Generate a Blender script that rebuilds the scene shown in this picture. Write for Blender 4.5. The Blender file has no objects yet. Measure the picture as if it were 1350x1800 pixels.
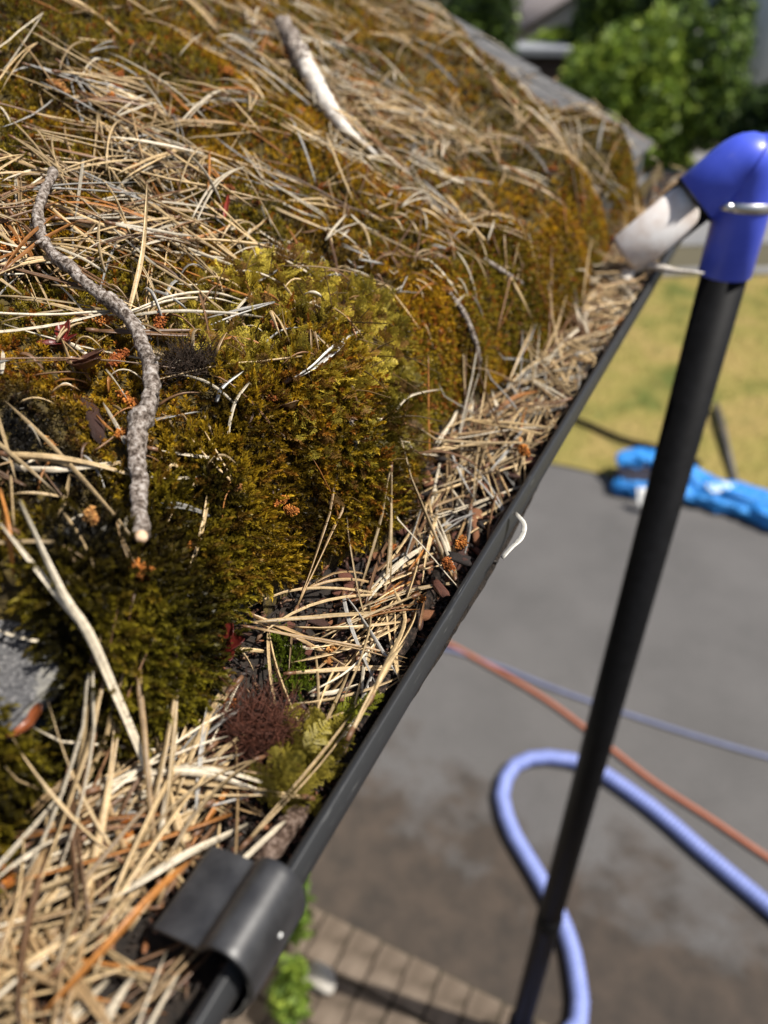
import bpy, bmesh, math, random
import numpy as np
from mathutils import Vector, Matrix

random.seed(7)
rng = np.random.default_rng(7)
scene = bpy.context.scene
COL = scene.collection

# ------------------------------------------------------------------ camera, sky, sun, exposure
YAW, PITCH = math.radians(25.9), math.radians(35.0)
CAM = np.array([0.11, 0.0, 2.5])
cam_d = bpy.data.cameras.new("camera")
cam_d.sensor_fit = 'VERTICAL'; cam_d.sensor_height = 36.0; cam_d.sensor_width = 27.0
cam_d.lens = 27.0
cam_d.clip_start = 0.01; cam_d.clip_end = 500.0
cam_d.dof.use_dof = True
cam_d.dof.focus_distance = 0.455
cam_d.dof.aperture_fstop = 4.2
cam_d.dof.aperture_blades = 0
cam = bpy.data.objects.new("camera", cam_d); COL.objects.link(cam)
cam.location = CAM; cam.rotation_euler = (math.pi/2 - PITCH, 0, YAW)
scene.camera = cam

SUN_ELEV = math.radians(59)
sun_h = np.array([0.97, 0.16]); sun_h /= np.linalg.norm(sun_h)
SUN = np.array([sun_h[0]*math.cos(SUN_ELEV), sun_h[1]*math.cos(SUN_ELEV), math.sin(SUN_ELEV)])
world = bpy.data.worlds.new("World"); scene.world = world; world.use_nodes = True
wn = world.node_tree.nodes; wl = world.node_tree.links
sky = wn.new("ShaderNodeTexSky"); sky.sky_type = 'NISHITA'; sky.sun_disc = False
sky.sun_elevation = SUN_ELEV
sky.sun_rotation = math.atan2(sun_h[0], sun_h[1])
sky.dust_density = 2.0
wl.new(sky.outputs[0], wn["Background"].inputs[0]); wn["Background"].inputs[1].default_value = 0.068
sl = bpy.data.lights.new("sun", 'SUN'); sl.energy = 5.0; sl.angle = math.radians(1.0); sl.color = (1.0, 0.95, 0.87)
sun_o = bpy.data.objects.new("sun", sl); COL.objects.link(sun_o)
sun_o.rotation_euler = Vector(-SUN).to_track_quat('-Z', 'Y').to_euler(); sun_o.location = (3, 3, 8)
vs = scene.view_settings; vs.view_transform = 'Standard'; vs.look = 'None'; vs.gamma = 1.0; vs.use_curve_mapping = False
vs.exposure = 0.45
scene.cycles.max_bounces = 6; scene.cycles.diffuse_bounces = 3; scene.cycles.glossy_bounces = 2
scene.cycles.transmission_bounces = 3; scene.cycles.transparent_max_bounces = 4

# ------------------------------------------------------------------ picking points of the place seen in the photo
cY, sY, cP, sP = math.cos(YAW), math.sin(YAW), math.cos(PITCH), math.sin(PITCH)
RIGHT = np.array([cY, sY, 0]); FWDH = np.array([-sY, cY, 0]); UPZ = np.array([0, 0, 1.0])
FWD = FWDH*cP - UPZ*sP; UPV = FWDH*sP + UPZ*cP
def ray(px, py):
    return FWD + RIGHT*((px-675)/1350.0) + UPV*((900-py)/1350.0)
def project(P):
    d = np.asarray(P) - CAM
    zc = d @ FWD
    return 675 + 1350*(d @ RIGHT)/zc, 900 - 1350*(d @ UPV)/zc, zc
def ground(px, py, z=0.0):
    r = ray(px, py); return CAM + r*((z-CAM[2])/r[2])
def along(px, py, dist):
    r = ray(px, py); return CAM + r*dist

# ------------------------------------------------------------------ noise
def _h(ix, iy, iz, seed):
    v = np.sin(ix*127.1 + iy*311.7 + iz*74.7 + seed*53.3)*43758.5453
    return v - np.floor(v)
def noise3(x, y, z, seed=0):
    x, y, z = np.broadcast_arrays(np.asarray(x, float), np.asarray(y, float), np.asarray(z, float))
    ix, iy, iz = np.floor(x), np.floor(y), np.floor(z)
    fx, fy, fz = x-ix, y-iy, z-iz
    fx, fy, fz = [f*f*(3-2*f) for f in (fx, fy, fz)]
    out = 0
    for a in (0, 1):
        for b in (0, 1):
            for c in (0, 1):
                out = out + (fx if a else 1-fx)*(fy if b else 1-fy)*(fz if c else 1-fz)*_h(ix+a, iy+b, iz+c, seed)
    return out
def noise2(x, y, seed=0): return noise3(x, y, 0.37, seed)
def fbm(x, y, seed=0, o=4):
    s, a, t = 0, 0.5, 0
    for i in range(o):
        s = s + a*noise2(np.asarray(x)*2**i, np.asarray(y)*2**i, seed+i*7); t += a; a *= .5
    return s/t
def sstep(a, b, x):
    t = np.clip((x-a)/(b-a+0.0), 0, 1); return t*t*(3-2*t)

# ------------------------------------------------------------------ mesh helpers
def mesh_np(name, V, F, mat, col=None, smooth=True, origin=None, uv=None):
    """V (n,3); F list of (m,k) index arrays -> a mesh object"""
    V = np.asarray(V, np.float32)
    if origin is not None: V = V - np.asarray(origin, np.float32)
    F = [np.asarray(f, np.int32) for f in (F if isinstance(F, list) else [F]) if len(f)]
    me = bpy.data.meshes.new(name)
    nl = sum(f.size for f in F); nf = sum(len(f) for f in F)
    me.vertices.add(len(V)); me.loops.add(nl); me.polygons.add(nf)
    me.vertices.foreach_set("co", V.ravel())
    me.loops.foreach_set("vertex_index", np.concatenate([f.ravel() for f in F]))
    tot = np.concatenate([np.full(len(f), f.shape[1], np.int32) for f in F])
    me.polygons.foreach_set("loop_start", np.concatenate([[0], np.cumsum(tot)[:-1]]).astype(np.int32))
    me.polygons.foreach_set("loop_total", tot)
    if smooth: me.polygons.foreach_set("use_smooth", np.ones(nf, bool))
    if col is not None:
        a = me.color_attributes.new("col", 'FLOAT_COLOR', 'POINT')
        c = np.ones((len(V), 4), np.float32); c[:, :3] = col
        a.data.foreach_set("color", c.ravel())
    me.update(); me.validate()
    if mat: me.materials.append(mat)
    o = bpy.data.objects.new(name, me); COL.objects.link(o)
    if origin is not None: o.location = tuple(float(v) for v in origin)
    return o
def tag(o, label=None, cat=None, group=None, kind=None):
    if label: o["label"] = label
    if cat: o["category"] = cat
    if group: o["group"] = group
    if kind: o["kind"] = kind
    return o
def empty(name, loc=(0, 0, 0)):
    o = bpy.data.objects.new(name, None); COL.objects.link(o); o.location = tuple(float(v) for v in loc)
    o.empty_display_size = .05
    return o
def child(o, parent):
    """parent keeping the place it was built at"""
    o.parent = parent
    pl = Vector(parent.location)
    if parent.parent: pl = pl + Vector(parent.parent.location)
    o.location = Vector(o.location) - pl
    return o
def from_bm(name, bm, mat, origin=None, smooth=False):
    me = bpy.data.meshes.new(name); bm.to_mesh(me); bm.free()
    if origin is not None: me.transform(Matrix.Translation(-Vector(origin)))
    if smooth:
        me.polygons.foreach_set("use_smooth", np.ones(len(me.polygons), bool))
    if mat: me.materials.append(mat)
    o = bpy.data.objects.new(name, me); COL.objects.link(o)
    if origin is not None: o.location = origin
    return o
def box_bm(bm, a, b, bev=0.0):
    a = Vector(a); b = Vector(b); c = (a+b)/2; s = b-a
    r = bmesh.ops.create_cube(bm, size=1.0, matrix=Matrix.Translation(c) @ Matrix.Diagonal((abs(s.x), abs(s.y), abs(s.z), 1)))
    if bev:
        es = list({e for v in r['verts'] for e in v.link_edges})
        bmesh.ops.bevel(bm, geom=es, offset=bev, segments=2, affect='EDGES')
def sweep(path, rad, sides=12, cap=True, twist=0.0):
    """tube along path (n,3), rad scalar or (n,) -> V, F"""
    P = np.asarray(path, float); n = len(P)
    rad = np.broadcast_to(np.asarray(rad, float), (n,))
    T = np.gradient(P, axis=0); T /= np.linalg.norm(T, axis=1)[:, None] + 1e-12
    u = np.cross(T[0], [0.13, 0.21, 0.97]); u /= np.linalg.norm(u)
    V = []
    a = np.arange(sides)/sides*2*math.pi
    for i in range(n):
        u = u - T[i]*(u @ T[i]); u /= np.linalg.norm(u)
        v = np.cross(T[i], u)
        V.append(P[i] + rad[i]*(np.cos(a+twist*i)[:, None]*u + np.sin(a+twist*i)[:, None]*v))
    V = np.concatenate(V)
    i, j = np.meshgrid(np.arange(n-1), np.arange(sides), indexing='ij')
    j2 = (j+1) % sides
    F = [np.stack([i*sides+j, i*sides+j2, (i+1)*sides+j2, (i+1)*sides+j], -1).reshape(-1, 4)]
    if cap:
        V = np.vstack([V, P[0], P[-1]])
        k = np.arange(sides); k2 = (k+1) % sides
        F.append(np.stack([k2, k, np.full(sides, n*sides)], -1))
        F.append(np.stack([(n-1)*sides+k, (n-1)*sides+k2, np.full(sides, n*sides+1)], -1))
    return V, F
def spline(pts, n):
    P = np.asarray(pts, float)
    P = np.vstack([2*P[0]-P[1], P, 2*P[-1]-P[-2]])
    m = len(P)-3
    t = np.linspace(0, m, n); i = np.minimum(t.astype(int), m-1); f = (t-i)[:, None]
    p0, p1, p2, p3 = P[i], P[i+1], P[i+2], P[i+3]
    return .5*((2*p1) + (-p0+p2)*f + (2*p0-5*p1+4*p2-p3)*f**2 + (-p0+3*p1-3*p2+p3)*f**3)
def instance_merge(tv, tf, R, T, S, tcol, icol):
    N, n = len(T), len(tv)
    V = np.einsum('nij,kj->nki', R*S[:, None, None], tv) + T[:, None, :]
    F = [(f[None] + (np.arange(N)*n)[:, None, None]).reshape(-1, f.shape[1]) for f in tf]
    C = (tcol[None]*icol[:, None, :]).reshape(-1, 3)
    return V.reshape(-1, 3), F, C
def frames(axis, spin):
    """rotation matrices whose z column is axis"""
    a = axis/np.linalg.norm(axis, axis=1)[:, None]
    h = np.where(np.abs(a[:, 2:3]) < .95, np.array([[0, 0, 1.0]]), np.array([[1.0, 0, 0]]))
    u = np.cross(h, a); u /= np.linalg.norm(u, axis=1)[:, None]
    v = np.cross(a, u)
    c, s = np.cos(spin)[:, None], np.sin(spin)[:, None]
    return np.stack([u*c+v*s, -u*s+v*c, a], -1)
def merge(parts):
    V, F4, F3, C, n = [], [], [], [], 0
    for v, f, c in parts:
        V.append(v); C.append(np.broadcast_to(c, (len(v), 3)))
        for q in f: (F4 if q.shape[1] == 4 else F3).append(q+n)
        n += len(v)
    F = []
    if F4: F.append(np.concatenate(F4))
    if F3: F.append(np.concatenate(F3))
    return np.concatenate(V), F, np.concatenate(C)

# ------------------------------------------------------------------ materials
def new_mat(name):
    m = bpy.data.materials.new(name); m.use_nodes = True
    nt = m.node_tree; b = nt.nodes["Principled BSDF"]
    return m, nt, b
def nd(nt, t, **kw):
    n = nt.nodes.new(t)
    for k, v in kw.items(): setattr(n, k, v)
    return n
def tex_noise(nt, scale, detail=4, rough=.55, coord="Object", vec=None):
    n = nd(nt, "ShaderNodeTexNoise"); n.inputs["Scale"].default_value = scale
    n.inputs["Detail"].default_value = detail; n.inputs["Roughness"].default_value = rough
    if vec is None:
        tc = nd(nt, "ShaderNodeTexCoord"); vec = tc.outputs[coord]
    nt.links.new(vec, n.inputs["Vector"])
    return n
def ramp(nt, fac, stops):
    r = nd(nt, "ShaderNodeValToRGB"); e = r.color_ramp.elements
    while len(e) < len(stops): e.new(.5)
    for k, (p, c) in enumerate(stops):
        e[k].position = p; e[k].color = (*c, 1)
    nt.links.new(fac, r.inputs[0]); return r
def mixc(nt, mode, fac, a, b):
    m = nd(nt, "ShaderNodeMix", data_type='RGBA', blend_type=mode)
    for s, v in ((0, fac), (6, a), (7, b)):
        if hasattr(v, "is_output"): nt.links.new(v, m.inputs[s])
        else: m.inputs[s].default_value = v if s == 0 else (*v, 1)
    return m.outputs[2]
def bump(nt, b, h, strength, dist):
    bp = nd(nt, "ShaderNodeBump"); bp.inputs["Strength"].default_value = strength; bp.inputs["Distance"].default_value = dist
    nt.links.new(h, bp.inputs["Height"]); nt.links.new(bp.outputs[0], b.inputs["Normal"])
def mat_noise(name, stops, scale, rough=.6, bstr=.3, bdist=.002, detail=5, spec=.5, bscale=None, coord="Object"):
    m, nt, b = new_mat(name)
    n = tex_noise(nt, scale, detail, coord=coord); r = ramp(nt, n.outputs[0], stops)
    nt.links.new(r.outputs[0], b.inputs["Base Color"])
    b.inputs["Roughness"].default_value = rough; b.inputs["Specular IOR Level"].default_value = spec
    if bstr: bump(nt, b, tex_noise(nt, bscale or scale*2.5, 4, coord=coord).outputs[0], bstr, bdist)
    return m
def mat_col(name, rough, trans=0.0, nscale=0, lo=.6, hi=1.15, spec=.4, bstr=0, specks=0):
    """colour from the 'col' attribute with natural blotches"""
    m, nt, b = new_mat(name)
    at = nd(nt, "ShaderNodeAttribute", attribute_name="col"); c = at.outputs["Color"]
    if nscale:
        n = tex_noise(nt, nscale, 3)
        r = ramp(nt, n.outputs[0], [(.3, (lo,)*3), (.7, (hi,)*3)])
        c = mixc(nt, 'MULTIPLY', 1.0, c, r.outputs[0])
    if specks:
        n2 = tex_noise(nt, specks, 2, .5)
        r2 = ramp(nt, n2.outputs[0], [(.31, (.22, .15, .1)), (.37, (1, 1, 1))])
        c = mixc(nt, 'MULTIPLY', .8, c, r2.outputs[0])
    nt.links.new(c, b.inputs["Base Color"])
    b.inputs["Roughness"].default_value = rough; b.inputs["Specular IOR Level"].default_value = spec
    if bstr: bump(nt, b, tex_noise(nt, nscale*3 or 900, 3).outputs[0], bstr, .0006)
    if trans:
        t = nd(nt, "ShaderNodeBsdfTranslucent"); nt.links.new(c, t.inputs[0])
        mx = nd(nt, "ShaderNodeMixShader"); mx.inputs[0].default_value = trans
        nt.links.new(b.outputs[0], mx.inputs[1]); nt.links.new(t.outputs[0], mx.inputs[2])
        nt.links.new(mx.outputs[0], nt.nodes["Material Output"].inputs[0])
    return m

M = {}
M['needle'] = mat_col("dry_needle", .42, 0, 260, .72, 1.15, .45, .25, 700)
M['moss'] = mat_col("moss_leaf", .5, .3, 0, spec=.35)
M['mossbase'] = mat_noise("moss_mat", [(.3, (.022, .014, .004)), (.7, (.10, .068, .010))], 160, .9, .6, .004)
M['catkin'] = mat_col("pollen_cone", .75, 0, 900, .6, 1.2, .2, .4)
M['scale'] = mat_col("bud_scale", .35, .15, 200, .6, 1.2, .5, .3)
M['chip'] = mat_col("bark_chip", .6, 0, 180, .4, 1.4, .4, .8)
M['fibre'] = mat_col("dead_moss_fibre", .6, .1, 0, spec=.3)
M['leaf'] = mat_col("shrub_leaf", .5, .35, 0, spec=.3)
M['soil'] = mat_noise("gutter_mulch", [(.3, (.008, .006, .005)), (.6, (.03, .02, .013)), (.8, (.07, .04, .022))], 220, .85, .9, .004)

def bark_mat(name, dark, mid, pale, scale):
    m, nt, b = new_mat(name)
    tc = nd(nt, "ShaderNodeTexCoord")
    mp = nd(nt, "ShaderNodeMapping"); mp.inputs["Scale"].default_value = (1, 1, 1)
    nt.links.new(tc.outputs["Object"], mp.inputs[0])
    v = nd(nt, "ShaderNodeTexVoronoi"); v.inputs["Scale"].default_value = scale; nt.links.new(mp.outputs[0], v.inputs["Vector"])
    n = tex_noise(nt, scale*.9, 6, .7, vec=mp.outputs[0])
    r = ramp(nt, n.outputs[0], [(.40, dark), (.5, mid), (.62, pale)])
    r2 = ramp(nt, v.outputs["Distance"], [(.0, (1, 1, 1)), (.8, (.55, .5, .47))])
    nt.links.new(mixc(nt, 'MULTIPLY', .8, r.outputs[0], r2.outputs[0]), b.inputs["Base Color"])
    b.inputs["Roughness"].default_value = .8; b.inputs["Specular IOR Level"].default_value = .25
    bump(nt, b, n.outputs[0], 1.0, .0022)
    return m
M['bark'] = bark_mat("twig_bark", (.06, .042, .03), (.30, .25, .21), (.62, .57, .52), 380)
M['bark_dark'] = bark_mat("wet_bark", (.008, .006, .005), (.025, .018, .014), (.09, .06, .045), 300)
M['bark_brown'] = bark_mat("brown_bark", (.03, .018, .012), (.11, .07, .05), (.3, .23, .19), 260)
M['wood_pale'] = mat_noise("bare_wood", [(.3, (.42, .36, .29)), (.6, (.72, .67, .6))], 120, .7, .4, .001)
M['wood_cut'] = mat_noise("cut_wood", [(.3, (.5, .3, .16)), (.7, (.75, .55, .38))], 400, .7, .3, .0005)

# gutter plastic: dark grey, scuffed
m, nt, b = new_mat("gutter_plastic")
tc = nd(nt, "ShaderNodeTexCoord"); mp = nd(nt, "ShaderNodeMapping"); mp.inputs["Scale"].default_value = (1, .03, 1)
nt.links.new(tc.outputs["Object"], mp.inputs[0])
ns = tex_noise(nt, 1400, 2, .5, vec=mp.outputs[0]); nb = tex_noise(nt, 14, 6, .7)
r = ramp(nt, ns.outputs[0], [(.67, (.022, .023, .025)), (.75, (.22, .22, .21))])
r2 = ramp(nt, nb.outputs[0], [(.44, (.022, .023, .025)), (.62, (1, 1, 1))])
c0 = mixc(nt, 'MIX', r2.outputs[0], (.024, .025, .027), r.outputs[0])
nt.links.new(c0, b.inputs["Base Color"]); b.inputs["Roughness"].default_value = .48
bump(nt, b, nb.outputs[0], .1, .001); M['gutter'] = m
M['clip'] = mat_noise("clip_plastic", [(.35, (.020, .020, .022)), (.7, (.05, .05, .052))], 70, .42, .15, .0006)
M['blackpole'] = mat_noise("pole_black", [(.4, (.004, .004, .0045)), (.7, (.007, .007, .008))], 60, .55, .05, .0003, spec=.12)
M['blue'] = mat_noise("blue_rubber", [(.3, (.055, .095, .66)), (.58, (.08, .125, .76)), (.72, (.20, .22, .66))], 30, .38, .06, .0006)
M['dust'] = mat_noise("dusty_lining", [(.35, (.62, .52, .45)), (.6, (.85, .82, .8))], 25, .85, .2, .001)
M['steel'] = mat_noise("steel_band", [(.3, (.55, .55, .55)), (.7, (.75, .74, .72))], 50, .3, .05, .0003)
M['steel'].node_tree.nodes["Principled BSDF"].inputs["Metallic"].default_value = .9
M['white'] = mat_noise("white_mark", [(.3, (.7, .7, .68)), (.7, (.85, .85, .82))], 40, .5, 0)

# concrete roof tile
m, nt, b = new_mat("concrete_tile")
n1 = tex_noise(nt, 14, 6); n2 = tex_noise(nt, 520, 2); n3 = tex_noise(nt, 60, 4)
base = ramp(nt, n1.outputs[0], [(.3, (.055, .055, .06)), (.7, (.16, .155, .15))])
agg = ramp(nt, n2.outputs[0], [(.35, (.45, .45, .47)), (.6, (1.1, 1.1, 1.1)), (.72, (2.4, 2.3, 2.2))])
c1 = mixc(nt, 'MULTIPLY', 1, base.outputs[0], agg.outputs[0])
lic = ramp(nt, n3.outputs[0], [(.60, (0, 0, 0)), (.68, (1, 1, 1))])
c2 = mixc(nt, 'MIX', lic.outputs[0], c1, (.20, .19, .165))
nt.links.new(c2, b.inputs["Base Color"]); b.inputs["Roughness"].default_value = .85
bump(nt, b, n2.outputs[0], .9, .0015); M['tile'] = m
M['fascia'] = mat_noise("painted_board", [(.3, (.05, .045, .04)), (.7, (.09, .08, .07))], 12, .55, .1, .001)
M['soffit'] = mat_noise("soffit_board", [(.3, (.6, .6, .57)), (.7, (.75, .74, .7))], 6, .6, .1, .001)
M['render'] = mat_noise("wall_render", [(.3, (.55, .52, .47)), (.7, (.7, .67, .61))], 5, .9, .6, .004, bscale=120)

# ------------------------------------------------------------------ the roof, moss and gutter surfaces as functions
EAVE_X, EAVE_Z, TANP = -0.05, 2.22, 0.4663
VERGE = 1.60
def plane_z(x): return EAVE_Z + (EAVE_X - x)*TANP
def on_roof(px, py, dz=0.02):
    r = ray(px, py)
    k = (EAVE_Z + dz + (EAVE_X-CAM[0])*TANP - CAM[2])/(r[2] + r[0]*TANP)
    return CAM + r*k
fr = [ground(*p, z=2.2) for p in ((0, 1385), (150, 1365), (270, 1315), (365, 1235), (385, 1170), (430, 1090), (530, 990), (600, 950), (690, 905), (735, 800), (770, 740), (835, 690), (900, 640), (1005, 560), (1040, 480), (1075, 425))]
fr_y = np.array([p[1] for p in fr]); fr_x = np.array([p[0] for p in fr])
o_ = np.argsort(fr_y); fr_y, fr_x = fr_y[o_], fr_x[o_]
fr_y = np.concatenate([[-.6, -.1], fr_y, [1.65]]); fr_x = np.concatenate([[-.12, -.12], fr_x, [-.07]])
def front(y):
    return np.clip(np.interp(y, fr_y, fr_x), -.112, -.05) + .006*(noise2(np.asarray(y)*40, 3.1, 5)-.5)
MOUNDS = []
for px, py, r, h in ((540, 600, .066, .022), (640, 570, .045, .014), (450, 720, .05, .014), (600, 720, .05, .010), (500, 520, .03, .012),
                     (250, 1110, .042, .018), (350, 1000, .04, .018), (460, 930, .045, .022), (120, 1000, .03, .008),
                     (800, 560, .055, .014), (940, 500, .07, .020), (860, 470, .05, .012),
                     (450, 250, .055, .020), (590, 330, .055, .022), (330, 120, .05, .016), (60, 90, .05, .018),
                     (900, 220, .09, .035), (810, 140, .10, .035), (960, 330, .08, .03), (760, 60, .10, .03), (700, 130, .07, .02),
                     (1040, 260, .07, .03), (960, 130, .05, .02), (1085, 330, .05, .018), (420, 400, .05, .014), (700, 400, .06, .02)):
    p = on_roof(px, py); MOUNDS.append((p[0], p[1], r, h))
HOLES = []
for px, py, r in ((8, 1150, .020), (670, 195, .016), (1065, 350, .05), (1010, 190, .05), (1100, 290, .05), (940, 115, .05)):
    p = on_roof(px, py, 0.0); HOLES.append((p[0], p[1], r))
def worley(x, y, seed):
    ix, iy = np.floor(x), np.floor(y); best = np.full(np.shape(x), 9.0)
    for a in (-1, 0, 1):
        for b in (-1, 0, 1):
            cx, cy = ix+a, iy+b
            best = np.minimum(best, (cx+_h(cx, cy, 1.0, seed)-x)**2 + (cy+_h(cx, cy, 2.0, seed)-y)**2)
    return best
def moss_t(x, y):
    x = np.asarray(x, float); y = np.asarray(y, float)
    t = .017 + .034*(fbm(x*9+3, y*9, 11, 3)-.42) + .012*np.exp(-((x+.10)/.05)**2)
    for mx, my, r, h in MOUNDS:
        d2 = ((x-mx)**2 + (y-my)**2)/(r*r); t = t + h*np.clip(1-d2, 0, 1)**1.3
    wx, wy = x + .012*(noise2(x*60, y*60, 41)-.5), y + .012*(noise2(x*60, y*60, 42)-.5)
    t = t + .010*(.45-np.clip(worley(wx*26, wy*26, 3), 0, .8)) + .005*(.4-np.clip(worley(wx*75, wy*75, 9), 0, .7))
    t = t + .007*(fbm(x*60, y*60, 4, 2)-.5) + .004*(noise2(x*170, y*170, 8)-.5)
    for mx, my, r in HOLES:
        d2 = ((x-mx)**2 + (y-my)**2)/(r*r); t = t - .055*np.exp(-d2*d2*1.2)
    # bare tiles along the verge
    t = t - .050*sstep(1.27, 1.45, y + .16*(fbm(x*14, y*14, 31, 2)-.5))
    return t
def h_moss(x, y):
    x = np.asarray(x, float); y = np.asarray(y, float)
    xf = front(y); w = .055
    q = np.clip((x-(xf-w))/w, 0, 1)
    z = plane_z(x) + moss_t(x, y) - .080*q**2.3
    return np.where(x > xf, 2.10, z)
def h_gut(x, y):
    x = np.asarray(x, float); y = np.asarray(y, float)
    low = np.interp(y, [-.5, .0, .14, .22, .30, .40, .48, .58, .8, 1.7], [.000, .000, -.004, -.012, -.022, -.026, -.022, -.012, -.004, .0])
    z = 2.192 + low + .014*(fbm(x*30, y*18, 17, 3)-.5) + .004*(noise2(x*150, y*150, 9)-.5)
    z = z - .006*np.exp(-((x+.012)/.012)**2) + .022*sstep(-.066, -.104, x)*np.interp(y, [.1, .25, .5, .7], [.3, 1, 1, .4])
    return np.where(x > -.004, 2.2005, z)
def h_all(x, y):
    x = np.asarray(x, float)
    return np.maximum(np.where(x < front(y), np.maximum(h_moss(x, y), plane_z(x)), 0), h_gut(x, y))
_ts = np.linspace(.12, 2.4, 1800)
def at(px, py, dz=0.0):
    r = ray(px, py); P = CAM + _ts[:, None]*r
    s = P[:, 2] < h_all(P[:, 0], P[:, 1]) + dz
    i = int(np.argmax(s)) if s.any() else len(_ts)-1
    return P[i]

# ------------------------------------------------------------------ house: deck, tiles, fascia, soffit, walls
house = empty("house", (-.85, .6, 0))
tag(house, "low house with a mossy grey tiled roof sloping down to the black gutter", "house")
def plane_box(x0, x1, y0, y1, t0, t1):
    V = []
    for t in (t0, t1):
        for x, y in ((x0, y0), (x1, y0), (x1, y1), (x0, y1)): V.append((x, y, plane_z(x)+t))
    F = np.array([[3, 2, 1, 0], [4, 5, 6, 7], [0, 1, 5, 4], [1, 2, 6, 5], [2, 3, 7, 6], [3, 0, 4, 7]])
    return np.array(V), [F]
V, F = plane_box(-3.2, -.155, -1.6, VERGE-.03, -.045, -.026)
roof = mesh_np("roof", V, F, M['fascia'], smooth=False, origin=(-1.5, 0, 2.8)); child(roof, house)
TL, TW, TT, GAUGE = .20, .165, .013, .125
bm = bmesh.new(); box_bm(bm, (-TL, 0, 0), (0, TW-.003, TT), .0025)
for v in bm.verts: v.co.z += .0035*math.sin(math.pi*max(0, min(1, v.co.y/TW)))
tile_me = bpy.data.meshes.new("roof_tile"); bm.to_mesh(tile_me); bm.free(); tile_me.materials.append(M['tile'])
slope = math.atan(TANP)
ntile = 0
for c in range(14):
    for k in range(15):
        y1 = VERGE - k*TW - (TW/2 if c % 2 else 0)
        if y1 - TW < -1.1: break
        if ntile >= 298: break
        x = -.120 - c*GAUGE*math.cos(slope)
        o = bpy.data.objects.new("roof_tile", tile_me); COL.objects.link(o)
        o.location = (x + random.uniform(-.003, .003), y1-TW + random.uniform(-.001, .001), plane_z(x) - TT - .002)
        o.rotation_euler = (random.uniform(-.008, .008), slope - .055 + random.uniform(-.008, .008), random.uniform(-.012, .012))
        child(o, roof); ntile += 1
    if c % 2:      # half tile at the verge
        o = bpy.data.objects.new("roof_tile", tile_me); COL.objects.link(o); o.scale = (1, .5, 1)
        x = -.120 - c*GAUGE*math.cos(slope)
        o.location = (x, VERGE-TW/2, plane_z(x) - TT - .002); o.rotation_euler = (0, slope-.055, 0); child(o, roof)
def hbox(name, a, b, mat, parent, bev=.003):
    bm = bmesh.new(); box_bm(bm, a, b, bev)
    o = from_bm(name, bm, mat, ((a[0]+b[0])/2, (a[1]+b[1])/2, min(a[2], b[2]))); return child(o, parent)
hbox("fascia_board", (-.165, -1.6, 1.99), (-.142, VERGE-.05, 2.20), M['fascia'], house)
hbox("soffit_board", (-.80, -1.6, 1.985), (-.167, VERGE-.05, 1.997), M['soffit'], house)
hbox("wall", (-1.05, -1.6, -.1), (-.82, VERGE-.06, 1.984), M['render'], house)
hbox("gable_wall", (-3.2, VERGE-.25, -.1), (-1.052, VERGE-.06, 2.45), M['render'], house)

# ------------------------------------------------------------------ gutter
gut = empty("gutter", (-.056, .5, 2.14))
tag(gut, "black half-round plastic gutter choked with pine needles along the roof edge", "gutter")
def extrude_profile(name, prof, y0, y1, mat, ny=2, smooth=False, wob=0):
    prof = np.asarray(prof, float); n = len(prof); ys = np.linspace(y0, y1, ny)
    V = np.zeros((ny, n, 3)); V[:, :, 0] = prof[:, 0]; V[:, :, 2] = prof[:, 1]; V[:, :, 1] = ys[:, None]
    if wob:
        V[:, :, 0] += wob*(noise2(ys*3, .5, 3)-.5)[:, None]; V[:, :, 2] += wob*(noise2(ys*2.3, .8, 4)-.5)[:, None]
    i, j = np.meshgrid(np.arange(ny-1), np.arange(n), indexing='ij'); j2 = (j+1) % n
    F = np.stack([i*n+j, i*n+j2, (i+1)*n+j2, (i+1)*n+j], -1).reshape(-1, 4)
    V = V.reshape(-1, 3)
    caps = [np.arange(n)[None, ::-1], ((ny-1)*n+np.arange(n))[None]]
    o = mesh_np(name, V, [F]+caps, mat, smooth=False, origin=(V[:, 0].mean(), (y0+y1)/2, V[:, 2].mean()))
    return o
prof = []
for a in np.linspace(180, 357, 26):      # inner half round from back to front
    prof.append((-.056+.0545*math.cos(math.radians(a)), 2.196+.0545*math.sin(math.radians(a))))
prof += [(-.0034, 2.1984), (-.0030, 2.1991), (.0002, 2.2002), (.0007, 2.2001), (.0010, 2.1997), (.0036, 2.1950), (.0038, 2.1880), (.0033, 2.1874), (.0015, 2.1874)]
for a in np.linspace(352, 180, 26):
    prof.append((-.056+.057*math.cos(math.radians(a)), 2.196+.057*math.sin(math.radians(a))))
trough = extrude_profile("trough", prof, -.9, VERGE+.03, M['gutter'], 90, wob=.0016); child(trough, gut)
cap_prof = [(-.056+.0585*math.cos(math.radians(a)), 2.1965+.0585*math.sin(math.radians(a))) for a in np.linspace(180, 360, 30)]
child(extrude_profile("end_cap", cap_prof, VERGE+.0305, VERGE+.036, M['clip']), gut)
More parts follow.
